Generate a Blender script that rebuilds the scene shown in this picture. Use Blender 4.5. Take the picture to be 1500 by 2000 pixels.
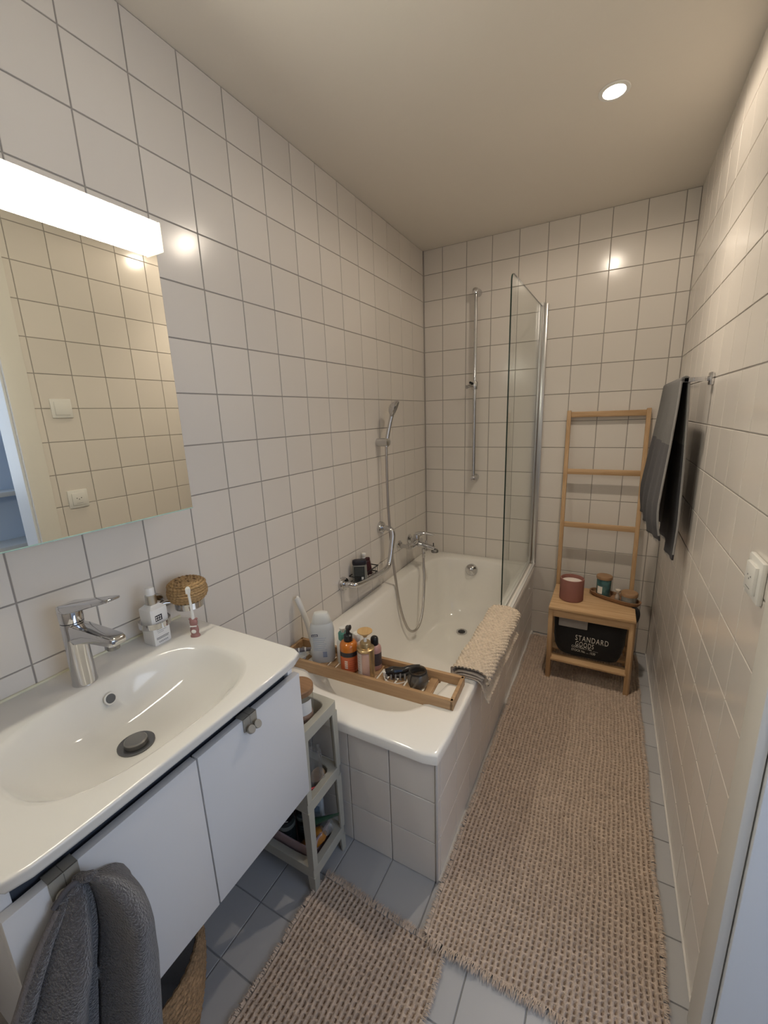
import bpy, bmesh, math, random
import numpy as np
from mathutils import Vector, Matrix
random.seed(4); rng = np.random.default_rng(4)
S = bpy.context.scene
for o in list(bpy.data.objects): bpy.data.objects.remove(o)
COL = S.collection
PI = math.pi

# ------------------------------------------------------------------ camera
cam_d = bpy.data.cameras.new('camera'); cam = bpy.data.objects.new('camera', cam_d); COL.objects.link(cam)
cam_d.sensor_fit = 'HORIZONTAL'; cam_d.sensor_width = 36; cam_d.lens = 36*809.16/1500
cam_d.clip_start = .02
CR, CU, CF = Vector((.88008164, .47355729, -.03463826)), Vector((-.07788316, .21593343, .97329696)), Vector((-.46839143, .85388304, -.22692118))
M = Matrix((( CR.x, CU.x, -CF.x, 1.10246), (CR.y, CU.y, -CF.y, -2.62314), (CR.z, CU.z, -CF.z, 1.4175), (0, 0, 0, 1)))
cam.matrix_world = M
S.camera = cam

# ------------------------------------------------------------------ light and exposure
S.view_settings.view_transform = 'Standard'; S.view_settings.look = 'None'
S.view_settings.gamma = 1; S.view_settings.use_curve_mapping = False
S.view_settings.exposure = 0.05
w = bpy.data.worlds.new('world'); S.world = w; w.use_nodes = True
w.node_tree.nodes['Background'].inputs[0].default_value = (.42, .55, .8, 1)
w.node_tree.nodes['Background'].inputs[1].default_value = 1.1
def area_light(name, loc, rot, sx, sy, power, color, spread=PI):
    l = bpy.data.lights.new(name, 'AREA'); l.shape = 'RECTANGLE'; l.size = sx; l.size_y = sy
    l.energy = power; l.color = color; l.spread = spread
    o = bpy.data.objects.new(name, l); COL.objects.link(o); o.location = loc; o.rotation_euler = rot
    return o
area_light('hall_daylight', (2.60, -2.35, 1.5), (0, PI/2, 0), 1.0, 1.3, 12, (.72, .83, 1.0))    # the hall window
LAMP_STRENGTH, SPOT_STRENGTH, BEAM_STRENGTH = 53, 12, 36

# ------------------------------------------------------------------ materials
MATS = {}
def mat(name, col, rough=.5, metal=0, var=0, vscale=20, bump=0, bscale=60, spec=.5, coat=0, sheen=0, trans=0, ior=1.45, emit=None, alpha=1, objvar=0):
    if name in MATS: return MATS[name]
    m = bpy.data.materials.new(name); m.use_nodes = True; nt = m.node_tree; N = nt.nodes; L = nt.links
    b = N['Principled BSDF']; b.inputs['Base Color'].default_value = (*col, 1)
    b.inputs['Roughness'].default_value = rough; b.inputs['Metallic'].default_value = metal
    b.inputs['Specular IOR Level'].default_value = spec; b.inputs['IOR'].default_value = ior
    b.inputs['Coat Weight'].default_value = coat; b.inputs['Coat Roughness'].default_value = .08
    b.inputs['Sheen Weight'].default_value = sheen; b.inputs['Transmission Weight'].default_value = trans
    b.inputs['Alpha'].default_value = alpha
    if emit: b.inputs['Emission Color'].default_value = (*emit[0], 1); b.inputs['Emission Strength'].default_value = emit[1]
    if var or bump:
        tc = N.new('ShaderNodeTexCoord')
    if var:
        n = N.new('ShaderNodeTexNoise'); n.inputs['Scale'].default_value = vscale; n.inputs['Detail'].default_value = 4
        L.new(tc.outputs['Object'], n.inputs['Vector'])
        r = N.new('ShaderNodeMapRange'); r.inputs['From Min'].default_value = .3; r.inputs['From Max'].default_value = .7
        r.inputs['To Min'].default_value = 1-var; r.inputs['To Max'].default_value = 1+var
        L.new(n.outputs['Fac'], r.inputs['Value'])
        x = N.new('ShaderNodeMix'); x.data_type = 'RGBA'; x.blend_type = 'MULTIPLY'; x.inputs['Factor'].default_value = 1
        x.inputs['A'].default_value = (*col, 1); L.new(r.outputs['Result'], x.inputs['B']); L.new(x.outputs['Result'], b.inputs['Base Color'])
    if objvar:
        oi = N.new('ShaderNodeObjectInfo'); r = N.new('ShaderNodeMapRange'); r.inputs['To Min'].default_value = 1-objvar; r.inputs['To Max'].default_value = 1+objvar
        L.new(oi.outputs['Random'], r.inputs['Value'])
        x = N.new('ShaderNodeMix'); x.data_type = 'RGBA'; x.blend_type = 'MULTIPLY'; x.inputs['Factor'].default_value = 1
        x.inputs['A'].default_value = (*col, 1); L.new(r.outputs['Result'], x.inputs['B']); L.new(x.outputs['Result'], b.inputs['Base Color'])
    if bump:
        n = N.new('ShaderNodeTexNoise'); n.inputs['Scale'].default_value = bscale; n.inputs['Detail'].default_value = 3
        L.new(tc.outputs['Object'], n.inputs['Vector'])
        q = N.new('ShaderNodeBump'); q.inputs['Strength'].default_value = bump; q.inputs['Distance'].default_value = .01
        L.new(n.outputs['Fac'], q.inputs['Height']); L.new(q.outputs['Normal'], b.inputs['Normal'])
    MATS[name] = m
    return m
def wood(name, c1, c2, axis=0, rough=.5, scale=1.0):
    if name in MATS: return MATS[name]
    m = mat(name, c1, rough); N = m.node_tree.nodes; L = m.node_tree.links; b = N['Principled BSDF']
    tc = N.new('ShaderNodeTexCoord'); mp = N.new('ShaderNodeMapping')
    s = [70*scale]*3; s[axis] = 5*scale; mp.inputs['Scale'].default_value = s
    n = N.new('ShaderNodeTexNoise'); n.inputs['Scale'].default_value = 1; n.inputs['Detail'].default_value = 5; n.inputs['Distortion'].default_value = .4
    r = N.new('ShaderNodeValToRGB'); r.color_ramp.elements[0].color = (*c2, 1); r.color_ramp.elements[1].color = (*c1, 1)
    r.color_ramp.elements[0].position = .33; r.color_ramp.elements[1].position = .62
    L.new(tc.outputs['Object'], mp.inputs['Vector']); L.new(mp.outputs['Vector'], n.inputs['Vector']); L.new(n.outputs['Fac'], r.inputs['Fac']); L.new(r.outputs['Color'], b.inputs['Base Color'])
    return m
def pane_glass(name, tint, ior=1.45, rough=0.0, haze=0, hcol=(.8, .8, .8)):
    if name in MATS: return MATS[name]
    m = bpy.data.materials.new(name); m.use_nodes = True; N = m.node_tree.nodes; L = m.node_tree.links
    N.remove(N['Principled BSDF']); out = N['Material Output']
    t = N.new('ShaderNodeBsdfTransparent'); t.inputs[0].default_value = (*tint, 1)
    g = N.new('ShaderNodeBsdfGlossy'); g.inputs['Roughness'].default_value = rough
    lw = N.new('ShaderNodeLayerWeight'); lw.inputs['Blend'].default_value = .5      # Schlick: r0 + k facing^5, alike on both faces
    pw = N.new('ShaderNodeMath'); pw.operation = 'POWER'; pw.inputs[1].default_value = 5; L.new(lw.outputs['Facing'], pw.inputs[0])
    f = N.new('ShaderNodeMath'); f.operation = 'MULTIPLY_ADD'; f.inputs[1].default_value = .55; f.inputs[2].default_value = ((ior-1)/(ior+1))**2; L.new(pw.outputs[0], f.inputs[0])
    x = N.new('ShaderNodeMixShader'); L.new(f.outputs[0], x.inputs[0]); L.new(t.outputs[0], x.inputs[1]); L.new(g.outputs[0], x.inputs[2]); L.new(x.outputs[0], out.inputs[0])
    if haze:      # milky or dusty film on the glass
        dfu = N.new('ShaderNodeBsdfDiffuse'); dfu.inputs[0].default_value = (*hcol, 1); y = N.new('ShaderNodeMixShader'); y.inputs[0].default_value = haze
        L.new(x.outputs[0], y.inputs[1]); L.new(dfu.outputs[0], y.inputs[2]); L.new(y.outputs[0], out.inputs[0])
    MATS[name] = m
    return m
TILE = mat('wall_tile_glaze', (.76, .71, .65), .18, bump=.03, bscale=9, objvar=.025)
GROUT = mat('grout', (.36, .33, .30), .9)
FTILE = mat('floor_tile', (.40, .40, .41), .38, objvar=.05, bump=.05, bscale=30)
FGROUT = mat('floor_grout', (.24, .24, .245), .9)
CEIL = mat('ceiling_paint', (.80, .745, .665), .9, bump=.03, bscale=80)
CERAM = mat('white_ceramic', (.71, .69, .65), .08, coat=.3)
ENAMEL = mat('bath_enamel', (.90, .87, .815), .1, coat=.3)
CHROME = mat('chrome', (.62, .62, .63), .07, 1)
BRUSHED = mat('brushed_steel', (.52, .50, .46), .3, 1)
ALU = mat('satin_aluminium', (.62, .62, .62), .28, 1)
LACQ = mat('white_lacquer', (.70, .70, .71), .35)
PLW = mat('white_plastic', (.80, .79, .75), .35)
DARKG = mat('dark_grey_profile', (.055, .065, .085), .4)
SILI = mat('yellowed_silicone', (.72, .69, .52), .5)
BLACK = mat('black_plastic', (.012, .012, .014), .3)
BAMB = wood('bamboo_x', (.58, .385, .215), (.46, .285, .14), 0)
BAMBY = wood('bamboo_y', (.58, .385, .215), (.46, .285, .14), 1)
BAMBZ = wood('bamboo_z', (.56, .37, .205), (.44, .27, .13), 2)
CADDY = wood('caddy_bamboo', (.47, .30, .16), (.37, .22, .11), 0)
DWOOD = wood('brown_wood', (.30, .165, .085), (.22, .115, .055), 0)
PANE = pane_glass('clear_glass', (.965, .98, .97), 1.3)
JARG = pane_glass('jar_glass', (.93, .94, .93), 1.5, 0, .03)
INK = mat('dark_ink', (.03, .03, .04), .6)
WINK = mat('white_ink', (.80, .78, .72), .6)
MIRR = mat('mirror_silver', (.80, .79, .735), 0.0, 1)

# ------------------------------------------------------------------ builders
def link(name, me, parent=None, m=None, loc=None, smooth=False, label=None):
    o = bpy.data.objects.new(name, me); COL.objects.link(o)
    if m and not me.materials: me.materials.append(m)
    if parent is not None: o.parent = parent
    if loc is not None: o.location = loc
    if smooth: me.polygons.foreach_set('use_smooth', [True]*len(me.polygons))
    if label: o['label'] = label
    return o
def thing(name, label, cat, loc=(0, 0, 0), rz=0, group=None):
    o = bpy.data.objects.new(name, None); COL.objects.link(o); o.empty_display_size = .03
    o.location = loc; o.rotation_euler = (0, 0, rz); o['label'] = label; o['category'] = cat
    if group: o['group'] = group
    return o
def tag(o, label, cat, group=None):
    o['label'] = label; o['category'] = cat
    if group: o['group'] = group
    return o
class MB:
    """collects pieces of one part; off = the world point that becomes the local origin"""
    def __init__(s, off=(0, 0, 0)): s.v = []; s.f = []; s.off = np.array(off, float)
    def add(s, v, f):
        b = len(s.v); s.v.extend([tuple(np.array(p, float)-s.off) for p in v]); s.f.extend([tuple(i+b for i in q) for q in f]); return s
    def box(s, x0, x1, y0, y1, z0, z1, c=.0):
        if c <= 0:
            v = [(x, y, z) for x in (x0, x1) for y in (y0, y1) for z in (z0, z1)]
            return s.add(v, [(0, 1, 3, 2), (4, 6, 7, 5), (0, 4, 5, 1), (2, 3, 7, 6), (0, 2, 6, 4), (1, 5, 7, 3)])
        bm = bmesh.new(); bmesh.ops.create_cube(bm, size=1)
        for q in bm.verts: q.co = Vector(((x0+x1)/2+q.co.x*(x1-x0), (y0+y1)/2+q.co.y*(y1-y0), (z0+z1)/2+q.co.z*(z1-z0)))
        bmesh.ops.bevel(bm, geom=bm.edges[:], offset=c, segments=2, profile=.5, affect='EDGES')
        bm.verts.index_update(); s.add([tuple(q.co) for q in bm.verts], [tuple(x.index for x in f.verts) for f in bm.faces]); bm.free(); return s
    def obox(s, mtx, sx, sy, sz, c=.0):
        t = MB(); t.box(-sx/2, sx/2, -sy/2, sy/2, -sz/2, sz/2, c)
        return s.add([tuple(mtx @ Vector(p)) for p in t.v], t.f)
    def bar(s, a, b, wx, wy, c=0, up=(0, 0, 1)):
        a, b = Vector(a), Vector(b); d = b-a; z = d.normalized(); x = Vector(up).cross(z)
        if x.length < 1e-4: x = Vector((1, 0, 0))
        x.normalize(); y = z.cross(x); m = Matrix((x, y, z)).transposed().to_4x4(); m.translation = (a+b)/2
        return s.obox(m, wx, wy, d.length, c)
    def loft(s, loops, cap0=True, cap1=True):
        n = len(loops[0]); v = [p for l in loops for p in l]; f = []
        for k in range(len(loops)-1):
            for i in range(n):
                j = (i+1) % n; f.append((k*n+i, k*n+j, (k+1)*n+j, (k+1)*n+i))
        if cap0: f.append(tuple(range(n-1, -1, -1)))
        if cap1: f.append(tuple(range((len(loops)-1)*n, len(loops)*n)))
        return s.add(v, f)
    def lathe(s, prof, c=(0, 0, 0), n=32, axis=(0, 0, 1), cap0=True, cap1=True):
        z = Vector(axis).normalized(); x = z.orthogonal().normalized(); y = z.cross(x); c = Vector(c)
        loops = [[tuple(c+z*h+(x*math.cos(2*PI*i/n)+y*math.sin(2*PI*i/n))*max(r, 1e-5)) for i in range(n)] for r, h in prof]
        return s.loft(loops, cap0, cap1)
    def tube(s, pts, r, n=12, spline=True, sub=8, closed=False):
        P = [Vector(p) for p in pts]; R = list(r) if hasattr(r, '__len__') else [r]*len(P)
        if spline and len(P) > 2:
            Q, RR = [], []
            for i in range(len(P)-1):
                p0, p1, p2, p3 = P[max(i-1, 0)], P[i], P[i+1], P[min(i+2, len(P)-1)]
                for k in range(sub):
                    t = k/sub; Q.append(.5*((2*p1)+(p2-p0)*t+(2*p0-5*p1+4*p2-p3)*t*t+(3*p1-p0-3*p2+p3)*t**3)); RR.append(R[i]*(1-t)+R[i+1]*t)
            Q.append(P[-1]); RR.append(R[-1]); P, R = Q, RR
        loops = []; x = None
        for i, p in enumerate(P):
            d = (P[min(i+1, len(P)-1)]-P[max(i-1, 0)]).normalized()
            if x is None: x = d.orthogonal().normalized()
            x = (x-d*x.dot(d)).normalized(); y = d.cross(x)
            loops.append([tuple(p+(x*math.cos(2*PI*k/n)+y*math.sin(2*PI*k/n))*R[i]) for k in range(n)])
        return s.loft(loops)
    def grid(s, P, closed_u=False):
        """P: (nv, nu, 3) array"""
        nv, nu = P.shape[:2]; f = []
        for a in range(nv-1):
            for b in range(nu if closed_u else nu-1):
                c = (b+1) % nu; f.append((a*nu+b, a*nu+c, (a+1)*nu+c, (a+1)*nu+b))
        return s.add(P.reshape(-1, 3), f)
    def sphere(s, c, rx, ry, rz, n=20, m=10):
        return s.loft([[(c[0]+rx*math.cos(2*PI*i/n)*math.sin(PI*k/m), c[1]+ry*math.sin(2*PI*i/n)*math.sin(PI*k/m), c[2]-rz*math.cos(PI*k/m)) for i in range(n)] for k in [.08]+list(range(1, m))+[m-.08]])
    def mesh(s, name):
        me = bpy.data.meshes.new(name); me.from_pydata(s.v, [], s.f); me.update(); return me
    def build(s, name, m, parent=None, smooth=True, label=None, angle=40, loc=None):
        me = s.mesh(name); o = link(name, me, parent, m, loc, smooth, label)
        if smooth:
            bm = bmesh.new(); bm.from_mesh(me); bmesh.ops.recalc_face_normals(bm, faces=bm.faces)
            for e in bm.edges:
                if len(e.link_faces) == 2 and e.calc_face_angle(0) > math.radians(angle): e.smooth = False
            bm.to_mesh(me); bm.free()
        return o
def sel(a, b, n, N, cx=0, cy=0, z=0, rot=0):
    """superellipse loop, radially sampled (45 degree corners included)"""
    out = []
    for i in range(N):
        t = 2*PI*i/N; c, q = math.cos(t), math.sin(t); r = (abs(c)**n+abs(q)**n)**(-1/n)
        x, y = a*c*r, b*q*r
        out.append((cx+x*math.cos(rot)-y*math.sin(rot), cy+x*math.sin(rot)+y*math.cos(rot), z))
    return out
def text_mesh(name, body, size, m, parent, origin, xd, yd, sx=1.0, align='CENTER', extrude=.0002, space=1.0):
    cu = bpy.data.curves.new(name, 'FONT'); cu.body = body; cu.size = size; cu.align_x = align; cu.extrude = extrude; cu.space_character = space; cu.resolution_u = 3
    t = bpy.data.objects.new(name+'_tmp', cu); COL.objects.link(t)
    dg = bpy.context.evaluated_depsgraph_get(); me = bpy.data.meshes.new_from_object(t.evaluated_get(dg)); bpy.data.objects.remove(t); bpy.data.curves.remove(cu)
    X = Vector(xd).normalized(); Y = Vector(yd); Y = (Y-X*Y.dot(X)).normalized(); Z = X.cross(Y); O = Vector(origin)
    for v in me.vertices: v.co = O+X*v.co.x*sx+Y*v.co.y+Z*v.co.z
    me.materials.clear(); me.materials.append(m); me.name = name
    return link(name, me, parent)
def patch(mb, r, a0, a1, z0, z1, c=(0, 0), n=10):
    P = np.array([[(c[0]+r*math.cos(a0+(a1-a0)*i/n), c[1]+r*math.sin(a0+(a1-a0)*i/n), z) for i in range(n+1)] for z in (z0, z1)])
    return mb.grid(P)

# ------------------------------------------------------------------ room shell with tiles
XR, H, YN = 1.382, 2.387, -2.85
T, J = .15, .0035
_tm = {}
def tile_mesh(w_, h_, m):
    k = (round(w_, 4), round(h_, 4), m.name)
    if k not in _tm:
        a, b, c, d = w_/2, h_/2, .0009, .005
        v = [(sx*(a-c), sy*(b-c), 0) for sx, sy in ((-1, -1), (1, -1), (1, 1), (-1, 1))]
        v += [(sx*a, sy*b, -c) for sx, sy in ((-1, -1), (1, -1), (1, 1), (-1, 1))]
        v += [(sx*a, sy*b, -d) for sx, sy in ((-1, -1), (1, -1), (1, 1), (-1, 1))]
        f = [(0, 1, 2, 3)]
        for q in (0, 4):
            for i in range(4): j = (i+1) % 4; f.append((q+i, q+4+i, q+4+j, q+j))
        me = bpy.data.meshes.new('tile'); me.from_pydata(v, [], f); me.materials.append(m); me.update(); _tm[k] = me
    return _tm[k]
def tiles(parent, O, U, V, ub, vb, m, skip=None, tilt=.0012):
    """tiles on the plane O + u U + v V between consecutive joint lines ub, vb"""
    O, U, V = Vector(O), Vector(U), Vector(V); W = U.cross(V)
    base = Matrix((U, V, W)).transposed()
    for a0, a1 in zip(ub, ub[1:]):
        for b0, b1 in zip(vb, vb[1:]):
            if skip and skip((a0+a1)/2, (b0+b1)/2): continue
            o = bpy.data.objects.new('tile', tile_mesh(a1-a0-J, b1-b0-J, m)); COL.objects.link(o); o.parent = parent
            mm = base @ Matrix.Rotation(random.gauss(0, tilt), 3, 'X') @ Matrix.Rotation(random.gauss(0, tilt), 3, 'Y')
            mm = mm.to_4x4(); mm.translation = O+U*(a0+a1)/2+V*(b0+b1)/2
            o.matrix_local = mm
def struct(name, mb, m, smooth=False):
    o = mb.build(name, m, None, smooth); o['kind'] = 'structure'; return o
G = .0022
vrow = [T*k for k in range(16)]+[H]
wl = struct('wall_left', MB().box(-.12, -G, YN, .12, 0, H), GROUT)
# behind the bath nothing shows
ycol = [YN]+[-(.0276+T*i) for i in range(18, -1, -1)]+[0]
tiles(wl, (0, 0, 0), (0, 1, 0), (0, 0, 1), ycol, vrow, TILE, lambda u, v: u > -1.66 and v < .43)
wb = struct('wall_back', MB().box(-G, XR+.03, G, .12, 0, H), GROUT)
xcol = [0]+[.126+T*i for i in range(9)]+[XR]
tiles(wb, (0, 0, 0), (1, 0, 0), (0, 0, 1), xcol, vrow, TILE, lambda u, v: u < .70 and v < .43)
wr = struct('wall_right', MB().box(XR+G, XR+.12, -1.70, .12, 0, H).box(XR+G, XR+.12, -2.66, -1.70, 2.10, H).box(XR+G, XR+.12, YN, -2.66, 0, H), GROUT)
ucol = [0]+[.02+T*i for i in range(12)]+[1.705]
tiles(wr, (XR, 0, 0), (0, -1, 0), (0, 0, 1), ucol, vrow, TILE)
wn = struct('wall_near', MB().box(-.12, XR+.12, YN-.12, YN, 0, H), mat('near_wall_tile', (.68, .63, .585), .3))
fl = struct('floor', MB().box(-.12, XR, YN, .12, -.06, -G), FGROUT)
fx = [0]+[.13+T*i for i in range(9)]+[XR]
fy = [-.035-T*i for i in range(19, -1, -1)]+[0]; fy[0] = YN
tiles(fl, (0, 0, 0), (1, 0, 0), (0, 1, 0), fx, fy, FTILE, lambda u, v: (u < .70 and v > -1.66), .002)
struct('ceiling', MB().box(-.12, XR+.12, YN-.12, .12, H, H+.1), CEIL)
# caulk lines in the corners
struct('trim_1', MB().box(.0, .006, -.006, 0, .48, H-.001), GROUT)
struct('trim_2', MB().box(XR-.005, XR, -1.70, 0, 0, .004), mat('pale_silicone', (.62, .60, .57), .5))

# door opening, casing, jamb and the daylit hall beyond
DCAS = mat('door_casing_paint', (.76, .735, .675), .4)
DPAINT = mat('door_jamb_paint', (.78, .79, .80), .4)
d = struct('door_1', MB().box(XR+.006, XR+.12, -1.79, -1.70, 0, 2.10, .001).box(XR+.006, XR+.12, -2.66, -2.62, 0, 2.10, .001).box(XR+.006, XR+.12, -2.62, -1.79, 2.06, 2.10), DPAINT)
MB().box(XR-.014, XR+.004, -1.782, -1.700, 0, 2.12, .003).build('casing', DCAS, d, True)
MB().box(XR-.014, XR+.004, -2.70, -2.625, 0, 2.12, .003).build('casing', DCAS, d, True)
MB().box(XR-.014, XR+.004, -2.625, -1.782, 2.045, 2.12, .003).build('casing', DCAS, d, True)
HALL = mat('hall_wall_daylight_tint', (.62, .73, .88), .8)  # blue cast of the hall daylight put into the wall and ceiling colour
struct('wall_hall', MB().box(2.62, 2.70, -3.5, -.6, 0, 1.0).box(2.62, 2.70, -3.5, -.6, 2.05, H).box(2.62, 2.70, -1.62, -.6, 1.0, 2.05).box(2.62, 2.70, -3.5, -3.08, 1.0, 2.05)
       .box(XR+.12, 2.70, -.6, -.5, 0, H), HALL)
struct('floor_hall', MB().box(XR, 2.70, -3.5, -.5, -.06, -G), mat('hall_floor', (.35, .27, .19), .5))
struct('ceiling_hall', MB().box(XR+.12, 2.70, -3.5, -.5, H, H+.1), HALL)
wf = struct('window_1', MB().box(2.61, 2.67, -3.08, -3.03, 1.0, 2.05, .004).box(2.61, 2.67, -1.67, -1.62, 1.0, 2.05, .004).box(2.61, 2.67, -3.03, -1.67, 2.0, 2.05, .004).box(2.61, 2.67, -3.03, -1.67, 1.0, 1.05, .004).box(2.61, 2.67, -2.37, -2.32, 1.05, 2.0, .004), PLW, True)
MB().box(2.635, 2.641, -3.03, -1.67, 1.05, 2.0).build('pane', PANE, wf, False)
MB().box(2.47, 2.62, -3.15, -1.15, 1.0, 1.03, .004).build('window_sill', PLW, wf, True)
lo0 = (2.5, -1.9, 0)
ra = thing('low_bench', 'low white ledge under the hall window sill, seen in the mirror', 'bench', lo0)
MB(lo0).box(2.40, 2.615, -2.7, -1.10, .66, .70, .004).build('bench_top', PLW, ra)
MB(lo0).box(2.43, 2.615, -2.68, -1.12, .0, .66, .003).build('bench_front', mat('bench_front', (.60, .66, .76), .5), ra)
# ------------------------------------------------------------------ ceiling downlight
dl = thing('downlight', 'small round recessed downlight glowing white in the ceiling', 'ceiling light', (1.027, -.88, H))
MB().lathe([(.042, .003), (.046, -.001), (.044, -.003), (.033, -.0035), (.0315, -.001), (.0315, .003)], n=40, cap0=False, cap1=False).build('trim_ring', PLW, dl)
MB().lathe([(.0315, -.0012), (.001, -.0012)], n=40, cap0=False).build('lens', mat('downlight_lens', (1, 1, 1), .4, emit=((1, .93, .82), 50)), dl)
sl = bpy.data.lights.new('downlight_bulb', 'SPOT'); sl.energy = SPOT_STRENGTH; sl.spot_size = math.radians(176); sl.spot_blend = .3; sl.shadow_soft_size = .028; sl.color = (1, .86, .70)
so_ = bpy.data.objects.new('downlight_bulb', sl); COL.objects.link(so_); so_.parent = dl; so_.location = (0, 0, -.006)
sl2 = bpy.data.lights.new('downlight_beam', 'SPOT'); sl2.energy = BEAM_STRENGTH; sl2.spot_size = math.radians(104); sl2.spot_blend = 1; sl2.shadow_soft_size = .028; sl2.color = (1, .86, .70)
so_ = bpy.data.objects.new('downlight_beam', sl2); COL.objects.link(so_); so_.parent = dl; so_.location = (0, 0, -.006)

# ------------------------------------------------------------------ bath with its tiled panel
BX0, BX1, BY0, BY1, BZ = .002, .745, -1.71, -.002, .475
bt = thing('bathtub', 'white enamel bathtub built along the left wall', 'bathtub', (.37, -.85, 0)); bo = (.37, -.85, 0)
N = 96
def bl(z, a, b, n, cx, cy): return sel(a, b, n, N, cx, cy, z)
ocx, ocy, oa, ob = (BX0+BX1)/2, (BY0+BY1)/2, (BX1-BX0)/2, (BY1-BY0)/2
loops = [bl(BZ-.036, oa-.001, ob-.001, 60, ocx, ocy), bl(BZ-.008, oa, ob, 60, ocx, ocy), bl(BZ-.002, oa-.003, ob-.003, 50, ocx, ocy), bl(BZ, oa-.010, ob-.010, 40, ocx, ocy)]
def inner(z, x0, x1, y0, y1, n): return bl(z, (x1-x0)/2, (y1-y0)/2, n, (x0+x1)/2, (y0+y1)/2)
loops += [inner(BZ, .070, .682, -1.612, -.075, 4.6), inner(BZ-.004, .080, .672, -1.602, -.082, 4.5), inner(BZ-.014, .087, .665, -1.592, -.088, 4.4), inner(BZ-.05, .094, .659, -1.572, -.096, 4.2),
          inner(.33, .105, .648, -1.49, -.112, 4), inner(.22, .122, .632, -1.36, -.135, 3.8), inner(.14, .142, .612, -1.24, -.165, 3.5), inner(.10, .165, .588, -1.16, -.20, 3.3),
          inner(.083, .19, .563, -1.10, -.24, 3), inner(.077, .24, .513, -.98, -.31, 3)]
MB(bo).loft(loops, False, True).build('tub_shell', ENAMEL, bt, True, angle=50)
MB(bo).lathe([(.034, .0), (.034, .004), (.030, .006), (.023, .003), (.022, -.001)], (.372, -.335, .0785), 28, cap0=False, cap1=False).build('drain_ring', CHROME, bt)
MB(bo).lathe([(.022, .0), (.001, .0)], (.372, -.335, .0795), 24, cap0=False).build('drain_hole', BLACK, bt)
ov = MB(bo).lathe([(.040, -.004), (.040, .012), (.036, .020), (.024, .026), (.001, .0275)], (.362, -.100, .408), 32, axis=(0, -1, .12), cap0=True, cap1=False).build('overflow_knob', CHROME, bt)
MB(bo).lathe([(.030, .022), (.018, .034), (.001, .036)], (.362, -.102, .412), 24, axis=(.15, -1, .3), cap0=True, cap1=False).build('knob_face', CHROME, ov)
bp = thing('bath_apron', 'tiled bath apron with beige wall tiles below the bath rim', 'bath apron', (.36, -.84, 0)); po = (.36, -.84, 0)
MB(po).box(.006, .735-G, -1.695+G, -1.670, 0, BZ-.037).box(.715, .735-G, -1.670, -.005, 0, BZ-.037).build('panel_core', GROUT, bp, False)
PX = .737
tiles(bp, (-.36, .84-1.697, 0), (1, 0, 0), (0, 0, 1), [.006, .130, .280, .430, .580, .732], [0, .15, .30, .438], TILE)
tiles(bp, (PX-.36, .84, 0), (0, 1, 0), (0, 0, 1), [-1.692]+[-(.02+T*i) for i in range(11, -1, -1)]+[-.003], [0, .15, .30, .438], TILE)
MB(po).box(.7325, .7395, -1.7005, -1.6925, 0, .438, .002).build('corner_trim', mat('trim_pale', (.55, .53, .51), .35), bp)
struct('trim_3', MB().box(PX, PX+.012, -1.69, 0, 0, .004), MATS['pale_silicone'])

# shower screen
ss = thing('shower_screen', 'clear frameless glass shower screen standing on the bath rim', 'shower screen', (.72, -.03, .48)); so2 = (.72, -.03, .48)
def glass_loop(d_):
    # outline in (s, z): s from hinge (0) to leading edge
    pts = [(0, .503), (.0, 1.968)]
    for cs, cz, r, a0 in ((.745-.035, 1.955-.035, .035, 90), (.745-.02, .503+.02, .02, 0)):
        for k in range(7):
            a = math.radians(a0-15*k); pts.append((cs+r*math.cos(a), cz+r*math.sin(a)))
    return [(.7155-.012*s_+d_, -.035-s_, z_) for s_, z_ in pts]
g0, g1 = glass_loop(-.003), glass_loop(.003); n_ = len(g0)
MB(so2).add(g0+g1, [tuple(range(n_)), tuple(range(2*n_-1, n_-1, -1))]).build('glass_pane', PANE, ss, False)
em = MB(so2)
for i in range(1, n_-1): em.add([g0[i], g0[i+1], g1[i+1], g1[i]], [(0, 1, 2, 3)])
em.build('glass_edge', mat('glass_edge_green', (.015, .028, .022), .15), ss, True, 'dark green polished edge')
MB(so2).box(.722, .745, -.030, -.0005, .482, 1.985, .003).build('wall_profile', ALU, ss)
MB(so2).lathe([(.0095, .0), (.0095, 1.478)], (.7135, -.030, .497), 20).build('pivot_tube', ALU, ss)
MB(so2).lathe([(.011, .0), (.011, .016)], (.7135, -.030, 1.972), 20).build('end_cap', PLW, ss)
MB(so2).box(.7085-.003, .7155+.002, -.76, -.05, .490, .503, .001).build('seal_strip', mat('seal_clear', (.62, .62, .58), .2), ss)
MB(so2).box(.728, .744, -.775, -.012, BZ, BZ+.010, .003).build('threshold_strip', mat('bright_strip', (.80, .80, .78), .15, .3), ss)

# shower rail on the back wall
rl = thing('shower_rail', 'chrome vertical shower rail with slider on the back wall', 'shower rail', (.350, -.05, 1.55)); ro = (.350, -.05, 1.55)
MB(ro).lathe([(.0105, 0), (.0105, 1.12)], (.350, -.05, .995), 20).build('rail_bar', CHROME, rl)
for zz in (1.010, 2.098):
    b_ = MB(ro).lathe([(.022, 0), (.022, .012), (.017, .020), (.014, .040), (.018, .060), (.015, .072), (.001, .075)], (.350, -.0005, zz), 24, axis=(0, -1, 0)); b_.build('wall_bracket', CHROME, rl)
sd = MB(ro).lathe([(.016, 0), (.018, .004), (.018, .042), (.016, .046)], (.350, -.05, 1.552), 20).build('slider', CHROME, rl)
MB(ro).tube([(.338, -.058, 1.575), (.322, -.075, 1.572), (.310, -.088, 1.566)], [.010, .009, .012], 12).build('holder_arm', CHROME, sd)
MB(ro).tube([(.344, -.062, 1.585), (.330, -.085, 1.592)], [.006, .007], 10, False).build('lock_lever', BLACK, sd)

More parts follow.
